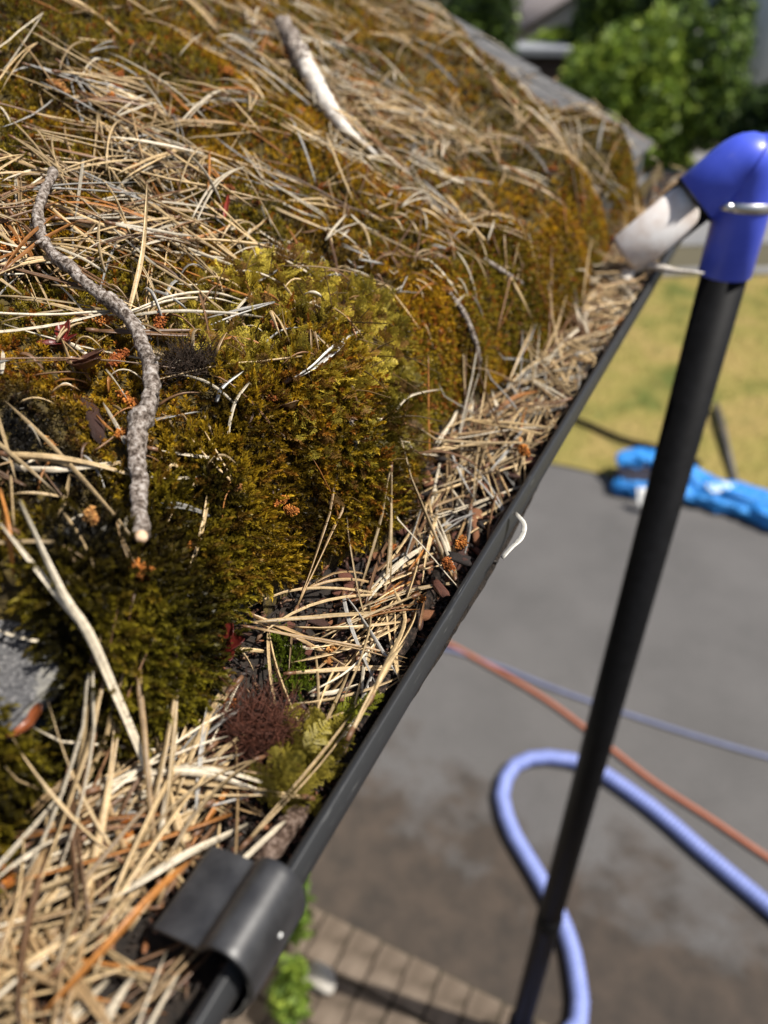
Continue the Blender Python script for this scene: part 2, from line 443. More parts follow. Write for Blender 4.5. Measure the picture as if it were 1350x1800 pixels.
# union clip over the front lip
ctr = [(-.0395, 2.1990), (-.0385, 2.2024), (-.034, 2.2036), (-.026, 2.2050), (-.019, 2.2060), (-.0140, 2.2062), (-.0115, 2.2068), (-.0092, 2.2100), (-.0062, 2.2138), (-.0015, 2.2158),
       (.0035, 2.2148), (.0076, 2.2112), (.0096, 2.2050), (.0096, 2.194), (.0080, 2.186)]
ctr = [((x if x > -.0115 else -.0115+(x+.0115)*.80), z) for x, z in ctr]
ctr = [tuple(v) for v in spline([(x, z, 0) for x, z in ctr], 44)[:, :2]]
for a in np.linspace(-10, -178, 24): ctr.append((-.056+.0635*math.cos(math.radians(a)), 2.196+.0635*math.sin(math.radians(a))))
ctr = np.array(ctr); tg = np.gradient(ctr, axis=0); tg /= np.linalg.norm(tg, axis=1)[:, None]
nrm = np.stack([-tg[:, 1], tg[:, 0]], -1)
clip_o = extrude_profile("union_clip", np.vstack([ctr+nrm*.0013, (ctr-nrm*.0013)[::-1]]), .095, .1325, M['clip'], 12); child(clip_o, gut)
bv = clip_o.modifiers.new("edge", 'BEVEL'); bv.width = .0006; bv.segments = 2; bv.limit_method = 'ANGLE'; bv.angle_limit = math.radians(60)
bm = bmesh.new(); bmesh.ops.create_icosphere(bm, subdivisions=2, radius=.0011)
dot = from_bm("white_speck", bm, M['white'], smooth=True); dot.location = (.0112, .114, 2.2030); dot.scale = (.6, 1, 1); child(dot, gut)  # small white dot on the clip's outer face

# mulch that fills the gutter
xs = np.linspace(-.1085, -.0040, 44); ys = np.linspace(-.55, VERGE+.028, 620)
X, Y = np.meshgrid(xs, ys, indexing='ij'); Z = h_gut(np.minimum(X, -.0045), Y) - .004
Vg = np.stack([X, Y, Z], -1).reshape(-1, 3)
i, j = np.meshgrid(np.arange(43), np.arange(619), indexing='ij'); n = 620
Fg = np.stack([i*n+j, (i+1)*n+j, (i+1)*n+j+1, i*n+j+1], -1).reshape(-1, 4)
tag(mesh_np("gutter_mulch", Vg, Fg, M['soil'], origin=(-.056, .5, 2.19)), "dark rotted needle mulch lying in the gutter", "mulch", kind="stuff")

mulch = bpy.data.objects["gutter_mulch"]
k = 9000; cx = rng.uniform(-.108, -.008, k); cy = np.where(rng.random(k) < .6, rng.uniform(.1, .62, k), rng.uniform(-.3, VERGE, k))
cz = h_gut(cx, cy) - .003 + .004*rng.random(k)
bm = bmesh.new(); bmesh.ops.create_icosphere(bm, subdivisions=1, radius=1)
iv = np.array([v.co[:] for v in bm.verts]); iv = iv*np.array([1.5, .5, .28])*(1+.5*(rng.random((len(iv), 1))-.5)); fi = np.array([[v.index for v in f.verts] for f in bm.faces]); bm.free()
cpal = np.array([[.02, .013, .010], [.06, .026, .016], [.11, .045, .022], [.16, .09, .05], [.03, .02, .014], [.22, .085, .03]])
V, F, C = instance_merge(iv, [fi], frames(rng.normal(0, .5, (k, 3))+[0, 0, 1], rng.uniform(0, 6.28, k)), np.stack([cx, cy, cz], -1), rng.uniform(.0006, .0024, k)*rng.choice([.6, 1, 1.5], k), np.ones((len(iv), 3)), cpal[rng.choice(6, k, p=[.3, .25, .15, .1, .15, .05])]*rng.uniform(.6, 1.4, (k, 1)))
o = mesh_np("mulch_crumbs", V, F, M['chip'], C, smooth=False, origin=(-.056, .5, 2.19)); o["kind"] = "stuff"; child(o, mulch)

# ------------------------------------------------------------------ moss
xs = np.linspace(-1.15, -.048, 300); ys = np.linspace(-.45, VERGE-.004, 560)
X, Y = np.meshgrid(xs, ys, indexing='ij'); Z = h_moss(X, Y) - .0025
Z = np.maximum(Z, 2.12)
Vm = np.stack([X, Y, Z], -1).reshape(-1, 3); n = 560
i, j = np.meshgrid(np.arange(299), np.arange(559), indexing='ij')
Fm = np.stack([i*n+j, (i+1)*n+j, (i+1)*n+j+1, i*n+j+1], -1).reshape(-1, 4)
keep = (Vm[Fm, 2] > plane_z(Vm[Fm, 0])-.004).any(1) | (Vm[Fm, 0] > -.10).all(1)
Fm = Fm[keep]
moss_base = mesh_np("moss_carpet", Vm, Fm, M['mossbase'], origin=(-.4, .6, 2.35))
tag(moss_base, "brown and olive moss carpet spreading over the roof tiles", "moss", kind="stuff")

def leaf_quad(base, d, side, L, W, fold):
    n = np.cross(d, side)
    return [base, base+d*L*.45+side*W*.5+n*fold, base+d*L, base+d*L*.45-side*W*.5+n*fold]
def cushion_template(nl, length, spread, seed, leafL=.5, leafW=.13):
    r = np.random.default_rng(seed); V = []; C = []
    for k in range(nl):
        t = (k+.5)/nl; a = k*2.399 + r.uniform(-.3, .3)
        el = math.radians(spread*(1-t*.75) + r.uniform(-10, 10))
        d = np.array([math.cos(a)*math.sin(el), math.sin(a)*math.sin(el), math.cos(el)])
        side = np.array([-math.sin(a), math.cos(a), 0])
        base = np.array([0, 0, t*length])
        q = leaf_quad(base, d, side, leafL*r.uniform(.8, 1.2)*(1-.35*t), leafW, .03)
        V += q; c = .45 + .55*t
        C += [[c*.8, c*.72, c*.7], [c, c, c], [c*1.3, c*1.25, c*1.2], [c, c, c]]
    F = np.arange(len(V)).reshape(-1, 4)
    return np.array(V), [F], np.array(C)
def frond_template(seed):
    r = np.random.default_rng(seed); V = []; C = []
    npn = 11; bend = r.uniform(-.25, .25)
    def axis(t): return np.array([bend*t*t, .12*math.sin(t*2), t])
    up = np.array([0, 1.0, 0])
    for k in range(npn):
        t = .08 + .92*k/(npn-1); b = axis(t)
        Lp = (.34*math.sin(math.pi*min(1, .25+.75*t))**.8 + .06)*r.uniform(.75, 1.2)
        for s in (-1, 1):
            d = np.array([s*.85, r.uniform(-.15, .45), .65]); d /= np.linalg.norm(d)
            nlf = max(2, int(5*Lp/.34))
            for q in range(nlf):
                f = (q+.2)/nlf
                for w in (-1, 1):
                    dd = d + np.array([0, .1, .35])*w*s*.9 + r.normal(0, .12, 3); dd /= np.linalg.norm(dd)
                    sd = np.cross(dd, up); sd /= np.linalg.norm(sd)+1e-9
                    V += leaf_quad(b+d*Lp*f, dd, sd, .125*(1.15-.5*f), .034, .014)
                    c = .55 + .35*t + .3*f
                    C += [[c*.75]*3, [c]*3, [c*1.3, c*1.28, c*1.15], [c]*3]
        for q in range(2):
            dd = np.array([r.normal(0, .3), .35, 1]); dd /= np.linalg.norm(dd)
            sd = np.cross(dd, up); sd /= np.linalg.norm(sd)
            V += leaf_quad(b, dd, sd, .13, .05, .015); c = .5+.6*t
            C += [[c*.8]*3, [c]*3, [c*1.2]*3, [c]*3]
    return np.array(V), [np.arange(len(V)).reshape(-1, 4)], np.array(C)

def surf_normal(x, y, e=.0035):
    gx = (h_moss(x+e, y)-h_moss(x-e, y))/(2*e); gy = (h_moss(x, y+e)-h_moss(x, y-e))/(2*e)
    gx = np.clip(gx, -5, 5)
    n = np.stack([-gx, -gy, np.ones_like(gx)], -1)
    return n/np.linalg.norm(n, axis=1)[:, None]
CA = on_roof(555, 640)[:2]
def scatter_moss(n, ylo, yhi, xlo=-1.1):
    y = rng.uniform(ylo, yhi, n); x = rng.uniform(xlo, -.05, n)
    # extra along the steep front face
    k = int(n*.34); y = np.concatenate([y, rng.uniform(ylo, yhi, k)]); xx = front(y[n:]) - .046*rng.random(k)**1.6
    x = np.concatenate([x, xx])
    ok = (x < front(y)-.0002) & (moss_t(x, y) > .0035) & (y < VERGE-.01)
    x, y = x[ok], y[ok]
    P = np.stack([x, y, h_moss(x, y)], -1)
    px, py, zc = project(P)
    ok = (P[:, 2] > 2.16)
    return P[ok]
def in_view(P, m=140):
    px, py, zc = project(P)
    return (zc > .1) & (px > -m) & (px < 1350+m) & (py > -m) & (py < 1800+m)
parts = []
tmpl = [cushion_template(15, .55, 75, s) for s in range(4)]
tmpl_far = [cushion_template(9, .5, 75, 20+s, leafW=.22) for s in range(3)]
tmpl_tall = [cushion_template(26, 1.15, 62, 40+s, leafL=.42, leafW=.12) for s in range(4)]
fronds = [frond_template(70+s) for s in range(5)]
BLACKP = [(on_roof(30, 780, .01), .030), (on_roof(90, 855, .01), .022), (on_roof(150, 1010, .01), .016)]
def moss_colour(P, r):
    n1 = fbm(P[:, 0]*16, P[:, 1]*16, 51, 3)[:, None]; n2 = rng.random((len(P), 1))
    gold = np.array([[.50, .30, .014]]); olive = np.array([[.27, .205, .014]]); rust = np.array([[.34, .13, .016]])
    t = np.clip((n1-.42)*5, 0, 1)
    c = gold*t + olive*(1-t)
    c = np.where(rng.random((len(P), 1)) < .2, rust, c)
    # nearest the camera the moss is greener
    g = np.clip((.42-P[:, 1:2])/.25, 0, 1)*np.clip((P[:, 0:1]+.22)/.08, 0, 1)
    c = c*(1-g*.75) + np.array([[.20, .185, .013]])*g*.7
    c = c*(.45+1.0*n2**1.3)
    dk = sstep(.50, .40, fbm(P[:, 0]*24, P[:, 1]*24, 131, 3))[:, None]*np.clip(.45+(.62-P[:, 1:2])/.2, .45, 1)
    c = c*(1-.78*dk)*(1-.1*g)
    for b_, r_ in BLACKP:
        e = np.exp(-(((P[:, 0]-b_[0])**2+(P[:, 1]-b_[1])**2)/r_**2)**2)[:, None]; c = c*(1-e)+np.array([[.012, .011, .009]])*e
    return c
def place(P, tm, smin, smax, lean=.45, upw=.25, colf=moss_colour):
    if not len(P): return
    N = surf_normal(P[:, 0], P[:, 1])
    which = rng.integers(0, len(tm), len(P))
    ax = N + rng.normal(0, lean, (len(P), 3)) + np.array([0, 0, upw])
    c = colf(P, rng)
    for k, (tv, tf, tcx) in enumerate(tm):
        s = which == k
        if s.any():
            S = rng.uniform(smin, smax, s.sum())
            parts.append(instance_merge(tv, tf, frames(ax[s], rng.uniform(0, 6.28, s.sum())), P[s]-N[s]*.0015, S, tcx, c[s]))
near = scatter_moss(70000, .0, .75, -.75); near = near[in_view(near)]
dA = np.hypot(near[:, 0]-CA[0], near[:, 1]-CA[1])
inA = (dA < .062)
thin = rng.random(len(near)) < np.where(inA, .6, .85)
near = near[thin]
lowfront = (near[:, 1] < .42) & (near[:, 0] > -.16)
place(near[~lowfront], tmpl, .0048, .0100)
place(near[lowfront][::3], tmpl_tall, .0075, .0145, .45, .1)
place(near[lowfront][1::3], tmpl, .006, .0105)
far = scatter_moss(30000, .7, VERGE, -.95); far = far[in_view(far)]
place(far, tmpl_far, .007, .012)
side = scatter_moss(9000, -.4, .1, -1.05); side = side[~in_view(side)]
place(side[:3500], tmpl_far, .007, .011)
V, F, C = merge(parts); parts = []
o = mesh_np("moss_shoots", V, F, M['moss'], C, smooth=False, origin=(-.4, .6, 2.35)); o["kind"] = "stuff"
child(o, moss_base)
print("moss tris", sum(len(f)*2 for f in F))

# the tall feathery clump
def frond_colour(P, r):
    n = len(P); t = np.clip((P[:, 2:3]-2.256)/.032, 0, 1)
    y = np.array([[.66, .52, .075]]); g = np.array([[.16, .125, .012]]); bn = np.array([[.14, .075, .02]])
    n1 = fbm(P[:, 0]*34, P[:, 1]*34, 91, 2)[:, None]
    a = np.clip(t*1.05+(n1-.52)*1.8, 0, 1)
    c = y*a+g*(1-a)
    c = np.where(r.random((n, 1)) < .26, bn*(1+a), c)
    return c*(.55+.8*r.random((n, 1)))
k = 5200
ang = rng.uniform(0, 6.283, k); rad = .078*np.sqrt(rng.random(k))
P = np.stack([CA[0]+rad*np.cos(ang), CA[1]+rad*np.sin(ang)], -1)
P = P[P[:, 0] < front(P[:, 1])-.0005]
P = np.concatenate([P, np.stack([front(yy := CA[1]+rng.uniform(-.075, .07, 420)) - .03*rng.random(420), yy], -1)])
P = np.c_[P, h_moss(P[:, 0], P[:, 1])]; P = P[P[:, 2] > 2.185]
P = P[rng.random(len(P)) < .10 + .40*sstep(.40, .60, fbm(P[:, 0]*45, P[:, 1]*45, 23, 2))]
P = P[rng.random(len(P)) < 1-.75*sstep(2.26, 2.225, P[:, 2])]
N = surf_normal(P[:, 0], P[:, 1])
out = P[:, :2]-CA; out = np.c_[out/.07, np.zeros(len(P))]
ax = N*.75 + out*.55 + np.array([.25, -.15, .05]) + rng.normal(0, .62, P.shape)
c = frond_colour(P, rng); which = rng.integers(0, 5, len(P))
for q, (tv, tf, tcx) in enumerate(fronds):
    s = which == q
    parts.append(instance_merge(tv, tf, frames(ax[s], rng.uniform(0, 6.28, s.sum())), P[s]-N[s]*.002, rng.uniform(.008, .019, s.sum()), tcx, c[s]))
# bare brown stems trailing through it
for q in range(170):
    p = P[rng.integers(0, len(P))]; nn = surf_normal(p[0:1], p[1:2])[0]; d = nn*.6 + rng.normal(0, .6, 3); d2 = d + rng.normal(0, .6, 3) + [.25, -.1, -.5]; l = rng.uniform(.010, .024)
    v, f = sweep(spline([p, p+d*l*.5, p+(d+d2)*l*.5], 6), np.linspace(.0007, .0003, 6), 4, cap=False)
    parts.append((v, f, np.array([.12, .075, .025])*rng.uniform(.4, 1.7)))
V, F, C = merge(parts); parts = []
clump = mesh_np("feather_moss_clump", V, F, M['moss'], C, smooth=False, origin=(CA[0], CA[1], 2.25))
tag(clump, "tall yellow-green feathery moss clump bulging over the gutter beside the curved twig", "moss")
print("frond tris", sum(len(f)*2 for f in F))

def fibre_tuft(name, centre, r3, n, colour, L, wid, mat, label, cat, group=None, flat=.5):
    """a tangle of dead moss threads"""
    c = np.asarray(centre); ps = []
    for q in range(n):
        d = rng.normal(0, 1, 3); d[2] = abs(d[2])*flat; d /= np.linalg.norm(d)
        b = c + rng.normal(0, .45, 3)*np.asarray(r3)*np.array([1, 1, .5])
        d2 = d + rng.normal(0, .7, 3); l = L*rng.uniform(.5, 1.2)
        p = spline([b, b+d*l*.5, b+(d+d2)*l*.5], 6)
        v, f = sweep(p, np.linspace(wid, wid*.4, 6), 3, cap=False)
        ps.append((v, f, np.array(colour)*rng.uniform(.5, 1.6)))
    V, F, C = merge(ps)
    return tag(mesh_np(name, V, F, mat, C, origin=c), label, cat, group)
fibre_tuft("dead_moss_tuft", at(455, 1285, .012), (.018, .018, .012), 620, (.085, .030, .018), .016, .00032, M['fibre'], "reddish-brown tangle of dead moss threads in the gutter", "moss", flat=.6)
fibre_tuft("dead_moss_tuft", at(330, 640, .008), (.016, .017, .010), 560, (.035, .022, .014), .012, .0003, M['fibre'], "dark brown dead moss tuft between the curved twig and green clump", "moss", flat=1.0)

def sprig_patch(name, pts, tm, n, rad, smin, smax, col, label, up=(0, 0, 1), flat=False, spread=.4):
    ps = []
    pts = [np.asarray(p) for p in pts]
    for q in range(n):
        p = pts[q % len(pts)] + np.append(rng.normal(0, rad, 2), 0)
        hz = h_all(p[0], p[1]); p = np.array([min(p[0], -.024), p[1], float(hz) + .001])
        a = np.asarray(up, float) + rng.normal(0, spread, 3)
        tv, tf, tcx = tm[rng.integers(0, len(tm))]
        ps.append(instance_merge(tv, tf, frames(a[None], rng.uniform(0, 6.28, 1)), p[None], rng.uniform(smin, smax, 1), tcx, np.array([col])*rng.uniform(.7, 1.35)))
    V, F, C = merge(ps)
    return tag(mesh_np(name, V, F, M['moss'], C, smooth=False, origin=pts[0]), label, "moss")
sprig_patch("green_moss_tuft", [at(500, 1150), at(518, 1180), at(525, 1205)], tmpl_tall, 150, .0045, .005, .0085, (.14, .19, .014), "small bright green moss tuft among needles in the gutter")
sprig_patch("moss_sprig", [at(565, 1268, .004), at(590, 1258, .005), at(610, 1252, .006)], fronds, 7, .002, .014, .022, (.23, .24, .02), "single lime-green feathery moss sprig reaching over wet bark in the gutter", up=(.6, .8, .25), spread=.2)
sprig_patch("olive_moss_tuft", [at(540, 1310, .002), at(560, 1350, .002), at(510, 1355, .002), at(600, 1340, .002), at(575, 1400, .002)], fronds, 110, .006, .011, .02, (.26, .21, .03), "olive feathery moss tuft against the inside of the gutter lip", up=(.0, .3, .9), spread=.45)

# ------------------------------------------------------------------ pine needles
STRAW = np.array([.60, .43, .225]); PALE = np.array([.72, .62, .46]); GREY = np.array([.40, .38, .345]); ORANGE = np.array([.42, .17, .04]); BROWN = np.array([.20, .105, .05]); TAN = np.array([.40, .26, .125])
PROF = np.array([[-1, .32], [0, .02], [1, .32], [.62, -.55], [-.62, -.55]])
def needle_mesh(P, w, colr, rngl=rng, tip=.12, flat=None):
    """P (N,K,3) centre lines from base to tip -> merged V, F, C"""
    N, K, _ = P.shape
    T = np.gradient(P, axis=1); T /= np.linalg.norm(T, axis=2, keepdims=True) + 1e-12
    up = np.zeros_like(P); up[..., 2] = 1
    S = np.cross(T, up); S /= np.linalg.norm(S, axis=2, keepdims=True) + 1e-9
    U = np.cross(S, T)
    tw = rngl.uniform(-1.2, 1.2, (N, 1)) + rngl.normal(0, 1.2, (N, 1))*np.linspace(-.5, .5, K)[None]
    c, s = np.cos(tw)[..., None], np.sin(tw)[..., None]
    S2, U2 = S*c+U*s, -S*s+U*c
    t = np.linspace(0, 1, K)
    prof_w = np.interp(t, [0, .06, .5, .86, 1], [.72, .85, 1, .72, tip])
    W = (w[:, None]*prof_w[None])[..., None]*.5
    V = P[:, :, None, :] + W[:, :, None, :]*(S2[:, :, None, :]*PROF[None, None, :, 0:1] + U2[:, :, None, :]*PROF[None, None, :, 1:2])
    i, j = np.meshgrid(np.arange(K-1), np.arange(5), indexing='ij'); j2 = (j+1) % 5
    q = np.stack([i*5+j, i*5+j2, (i+1)*5+j2, (i+1)*5+j], -1).reshape(-1, 4)
    F4 = (q[None] + (np.arange(N)*K*5)[:, None, None]).reshape(-1, 4)
    e = np.concatenate([np.arange(5)[::-1], ])[None]; e2 = ((K-1)*5+np.arange(5))[None]
    F5 = (np.concatenate([e, e2])[None] + (np.arange(N)*K*5)[:, None, None]).reshape(-1, 5)
    groove = np.array([.62, .42, .62, 1.0, 1.0])   # the channel is darker than the back
    groove = np.array([1.08, .55, 1.08, .92, .92])
    endc = np.interp(t, [0, .05, .12, .85, 1], [.45, .6, 1, 1, .6])
    C = colr[:, None, None, :]*groove[None, None, :, None]*endc[None, :, None, None]
    return V.reshape(-1, 3), [F4, F5], C.reshape(-1, 3)
def lay(x, y, th, L, kap, off, K=8, bow=None, conf=.35):
    s = np.linspace(-.5, .5, K)
    a = th[:, None] + kap[:, None]*s[None]
    dx, dy = np.cos(a)*L[:, None]/(K-1), np.sin(a)*L[:, None]/(K-1)
    X = np.cumsum(dx, 1); Y = np.cumsum(dy, 1)
    X = X - X.mean(1, keepdims=True) + x[:, None]; Y = Y - Y.mean(1, keepdims=True) + y[:, None]
    Z = h_all(X, Y)
    zm = Z.mean(1, keepdims=True); b = (Z*s).sum(1, keepdims=True)/(s*s).sum()
    line = zm + b*s; res = Z-line
    Zn = line + conf*res + .45*np.maximum(res, 0).max(1, keepdims=True)*(1-conf) + off[:, None]
    if bow is not None: Zn = Zn + bow[:, None]*(.25-s*s)[None]*4
    return np.stack([X, Y, Zn], -1)
def pick_colour(n, probs=(.44, .19, .07, .06, .12, .12)):
    base = np.stack([STRAW, PALE, GREY, ORANGE, BROWN, TAN])
    k = rng.choice(6, n, p=probs)
    return base[k]*rng.uniform(.55, 1.22, (n, 1)), k
# where the litter lies thick (picture places on the roof: centre, radii, factor)
SPARSE = [(540, 690, 170, 210, .10), (620, 560, 130, 90, .25), (230, 1130, 190, 140, .15), (430, 930, 170, 110, .15), (820, 620, 110, 110, .5), (930, 500, 110, 90, .5),
          (460, 260, 130, 70, .25), (590, 330, 120, 60, .30), (330, 110, 80, 50, .3), (60, 90, 70, 60, .4), (880, 180, 130, 90, .35), (800, 110, 110, 70, .4), (960, 300, 110, 60, .5),
          (60, 820, 90, 80, .30), (50, 1170, 130, 110, .03), (300, 760, 80, 120, .5), (150, 960, 120, 90, .35), (420, 480, 80, 60, .6)]
DENSE = [(120, 240, 260, 170, 2.6), (150, 420, 240, 120, 2.2), (120, 620, 150, 110, 1.3), (400, 130, 260, 140, 1.3), (420, 430, 200, 90, 1.3), (800, 360, 230, 170, 2.3), (900, 220, 160, 110, 1.8), (620, 200, 160, 100, 1.5)]
def density(px, py):
    d = np.ones_like(px)*.62
    for cx, cy, rx, ry, f in DENSE:
        e = np.exp(-((px-cx)/rx)**2-((py-cy)/ry)**2); d = d*(1+(f-1)*e)
    for cx, cy, rx, ry, f in SPARSE:
        e = np.exp(-(((px-cx)/rx)**2+((py-cy)/ry)**2)**2); d = d*(1+(f-1)*e)
    return d
def sample_roof(n):
    n3 = n*7; x = rng.uniform(-1.05, -.085, n3); y = rng.uniform(-.3, VERGE-.02, n3)
    th = np.where(rng.random(n3) < .12, rng.normal(0.1, .6, n3), rng.uniform(0, 6.283, n3)) + np.where(rng.random(n3) < .5, math.pi, 0)
    L = np.clip(rng.normal(.070, .021, n3), .022, .12)*np.interp(y, [0, .8, 1.6], [1, .95, .85])
    d = np.full(n3, 9.0)
    for f in (-.36, 0, .36):
        xx, yy = x+f*L*np.cos(th), y+f*L*np.sin(th)
        P = np.stack([xx, yy, h_all(xx, yy)], -1); px, py, zc = project(P)
        vis = in_view(P, 200)
        dd = np.where(vis, density(px, py), .25)
        cl = .30 + 1.3*sstep(.38, .62, fbm(xx*11, yy*11, 77, 3))     # clumps
        d = np.minimum(d, dd*cl*np.interp(yy, [.0, .5, 1.2, 1.6], [1, 1, .9, .12]))
    ok = rng.random(n3)*2.0 < d
    print("roof needles", ok.sum())
    return [q[ok][:n] for q in (x, y, th, L)]
def fascicles(x, y, th, L, off, wmin=.0013, wmax=.0022, K=8, bow=True, kapv=.22, twin=.55, conf=.12):
    """needles, many in twos joined at the base; returns centre lines grouped per fascicle"""
    n = len(x); kap = rng.normal(0, kapv, n); w = rng.uniform(wmin, wmax, n)
    b = rng.normal(.002, .003, n) if bow else None
    A = lay(x, y, th, L, kap, off, K, b, conf)
    tw = rng.random(n) < twin
    dth = rng.normal(0, .16, n)
    x2 = x + .5*L*(np.cos(th+dth)-np.cos(th)); y2 = y + .5*L*(np.sin(th+dth)-np.sin(th))
    B = lay(x2, y2, th+dth, L*rng.uniform(.93, 1.02, n), kap*rng.uniform(.3, 1.3, n), off+.0008, K, b, conf)
    B = B + (A[:, :1]-B[:, :1])*np.linspace(1, 0, K)[None, :, None]**2
    return A, B, tw, w
stuffV = []
NR = 1950
x, y, th, L = sample_roof(NR); n = len(x)
off = .002 + .012*rng.random(n)**1.3
A, B, tw, w = fascicles(x, y, th, L, off)
cc, kk = pick_colour(n)
# short broken bits caught in the near moss
nf = 430; xf_ = rng.uniform(-.24, -.085, nf); yf_ = rng.uniform(.08, .75, nf); lf_ = rng.uniform(.008, .034, nf)
Af, Bf, twf, wf = fascicles(xf_, yf_, rng.uniform(0, 6.283, nf), lf_, rng.uniform(.003, .009, nf), .0012, .0022, twin=.1, kapv=.3)
ccf, kkf = pick_colour(nf, (.28, .17, .10, .10, .25, .10))
A, B, tw, w, cc, kk, off, L = np.concatenate([A, Af]), np.concatenate([B, Bf]), np.concatenate([tw, twf]), np.concatenate([w, wf]), np.concatenate([cc, ccf]), np.concatenate([kk, kkf]), np.concatenate([off, np.full(nf, .004)]), np.concatenate([L, lf_]); n = len(A)
# gutter needles
NG = 1650
yg = rng.choice([0, 1, 2], NG, p=[.40, .085, .515])
yg = np.where(yg == 0, rng.uniform(-.35, .185, NG), np.where(yg == 1, rng.uniform(.22, .55, NG), rng.uniform(.5, 1.56, NG)))
xg = np.where((yg < .23) & (rng.random(NG) < .6), rng.uniform(-.110, -.052, NG), rng.uniform(-.088, -.016, NG))
lg = np.clip(rng.normal(.072, .018, NG), .03, .115)
thg = math.pi/2 + rng.normal(0, 1, NG)*np.where(yg < .19, .8, .55) + np.where(rng.random(NG) < .5, math.pi, 0)
hx = .5*lg*np.abs(np.cos(thg))
fl = front(yg)+.006; xg = np.clip(xg, fl+hx, np.maximum(-.010-hx, fl+.001+hx))
offg = .001 + np.where(yg < .07, .007, np.where(yg < .23, .015, np.where(yg < .55, .014, .012)))*rng.random(NG)**1.1
Ag, Bg, twg, wg = fascicles(xg, yg, thg, lg, offg, .0015, .0025, twin=.65, conf=.15)
Ag[..., 0] = np.minimum(Ag[..., 0], -.0055); Bg[..., 0] = np.minimum(Bg[..., 0], -.0055)
ccg, kkg = pick_colour(NG, (.42, .15, .06, .05, .16, .16))
A = np.concatenate([A, Ag]); B = np.concatenate([B, Bg]); tw = np.concatenate([tw, twg]); w = np.concatenate([w, wg])
cc = np.concatenate([cc, ccg]); kk = np.concatenate([kk, kkg]); off = np.concatenate([off, offg]); isg = np.r_[np.zeros(n, bool), np.ones(NG, bool)]
LL = np.concatenate([L, lg])
drop = np.zeros(len(A), bool)
for Q in (A, B):
    drop |= ((Q[..., 1] > .075) & (Q[..., 1] < .145) & (Q[..., 0] > -.0415) & (Q[..., 2] > 2.1975)).any(1) | (project(Q.reshape(-1, 3))[2].reshape(Q.shape[:2]) < .232).any(1)          # nothing lies over the clip
mp_ = project(np.concatenate([A[:, 2:6].reshape(-1, 3)])); mpx, mpy = mp_[0].reshape(-1, 4), mp_[1].reshape(-1, 4)
for cx_, cy_, rx_, ry_, pr_ in ((455, 1290, 85, 65, .85), (412, 1125, 50, 50, .9), (560, 1340, 60, 60, .6), (520, 1180, 30, 40, .7), (800, 1000, 70, 80, .45)):
    drop |= isg & ((((mpx-cx_)/rx_)**2+((mpy-cy_)/ry_)**2) < 1).any(1) & (rng.random(len(A)) < pr_)
cross = (~isg) & (np.maximum(A[..., 0].max(1), B[..., 0].max(1)) > front(A[:, 4, 1])-.012)    # few hang over the moss edge
drop |= cross & (rng.random(len(A)) < .86)
kp_ = ~drop
A, B, tw, w, cc, kk, off, isg, LL = [q[kp_] for q in (A, B, tw, w, cc, kk, off, isg, LL)]
# the ones that show largest and lie on top become single things
mid = A[:, 4]; px, py, zc = project(mid)
p0 = project(A[:, 0]); p1 = project(A[:, -1])
plen = np.hypot(p0[0]-p1[0], p0[1]-p1[1])
infr = (px > 20) & (px < 1330) & (py > 20) & (py < 1780)
score = np.where(infr, plen*w/.002*(.5+off/off.max()), 0)
pick = np.argsort(-score)[:255]
sel = np.zeros(len(A), bool); sel[pick] = True
rest = ~sel
Vs, Fs, Cs = needle_mesh(np.concatenate([A[rest], B[rest & tw]]), np.concatenate([w[rest], w[rest & tw]*.9]), np.concatenate([cc[rest], cc[rest & tw]*rng.uniform(.85, 1.1, ((rest & tw).sum(), 1))]))
tag(mesh_np("needle_litter", Vs, Fs, M['needle'], Cs, origin=(-.3, .6, 2.3)), "thick litter of dry fallen pine needles over moss and gutter", "pine needles", kind="stuff")
print("needle tris", sum(len(f)*(f.shape[1]-2) for f in Fs))
CN = ["straw", "bleached", "grey", "orange", "brown", "tan"]
def zone(px, py, g):
    if g:
        if py > 1420: return "in the heap by the clip"
        if py > 1180: return "beside the gutter's reddish moss tangle"
        if py > 900: return "over the gutter's dark mulch"
        if py > 640: return "in the gutter's middle stretch"
        return "in the far gutter near the nozzle"
    if py > 1150: return "by the grey bare tile"
    if py > 850: return "below the cut twig end"
    if py > 560: return "beside the curved twig" if px < 330 else ("beside the feathery clump" if px > 640 else "across the feathery clump")
    if py > 330: return "above the curved twig" if px < 330 else ("above the feathery clump" if px < 700 else "above the far gutter")
    if px < 330: return "in the upper left needle mat"
    if px < 700: return "around the white stick"
    return "on the moss near the verge"
def add_needle(lines, wid, colour, label, group=None, tip=.12):
    Pn = np.stack(lines)
    V, F, C = needle_mesh(Pn, np.asarray(wid, float), np.asarray(colour, float), tip=tip)
    # papery sheath where a pair joins
    ps = [(V, F, C)]
    if len(lines) > 1:
        b = Pn[0, 0]; d = Pn[0, 1]-b; d = d/np.linalg.norm(d)
        v, f = sweep([b-d*.002, b+d*.001, b+d*.005], [wid[0]*.45, wid[0]*.62, wid[0]*.5], 6)
        ps.append((v, f, np.array([.16, .08, .04])))
    Vall, n0 = [], 0; byk = {}
    for v, f, c in ps:
        for q in f: byk.setdefault(q.shape[1], []).append(q+n0)
        n0 += len(v)
    V = np.concatenate([p[0] for p in ps]); C = np.concatenate([np.broadcast_to(p[2], (len(p[0]), 3)) for p in ps])
    F = [np.concatenate(v) for v in byk.values()]
    return tag(mesh_np("pine_needle", V, F, M['needle'], C, origin=Pn[0].mean(0)), label, "pine needle", group)
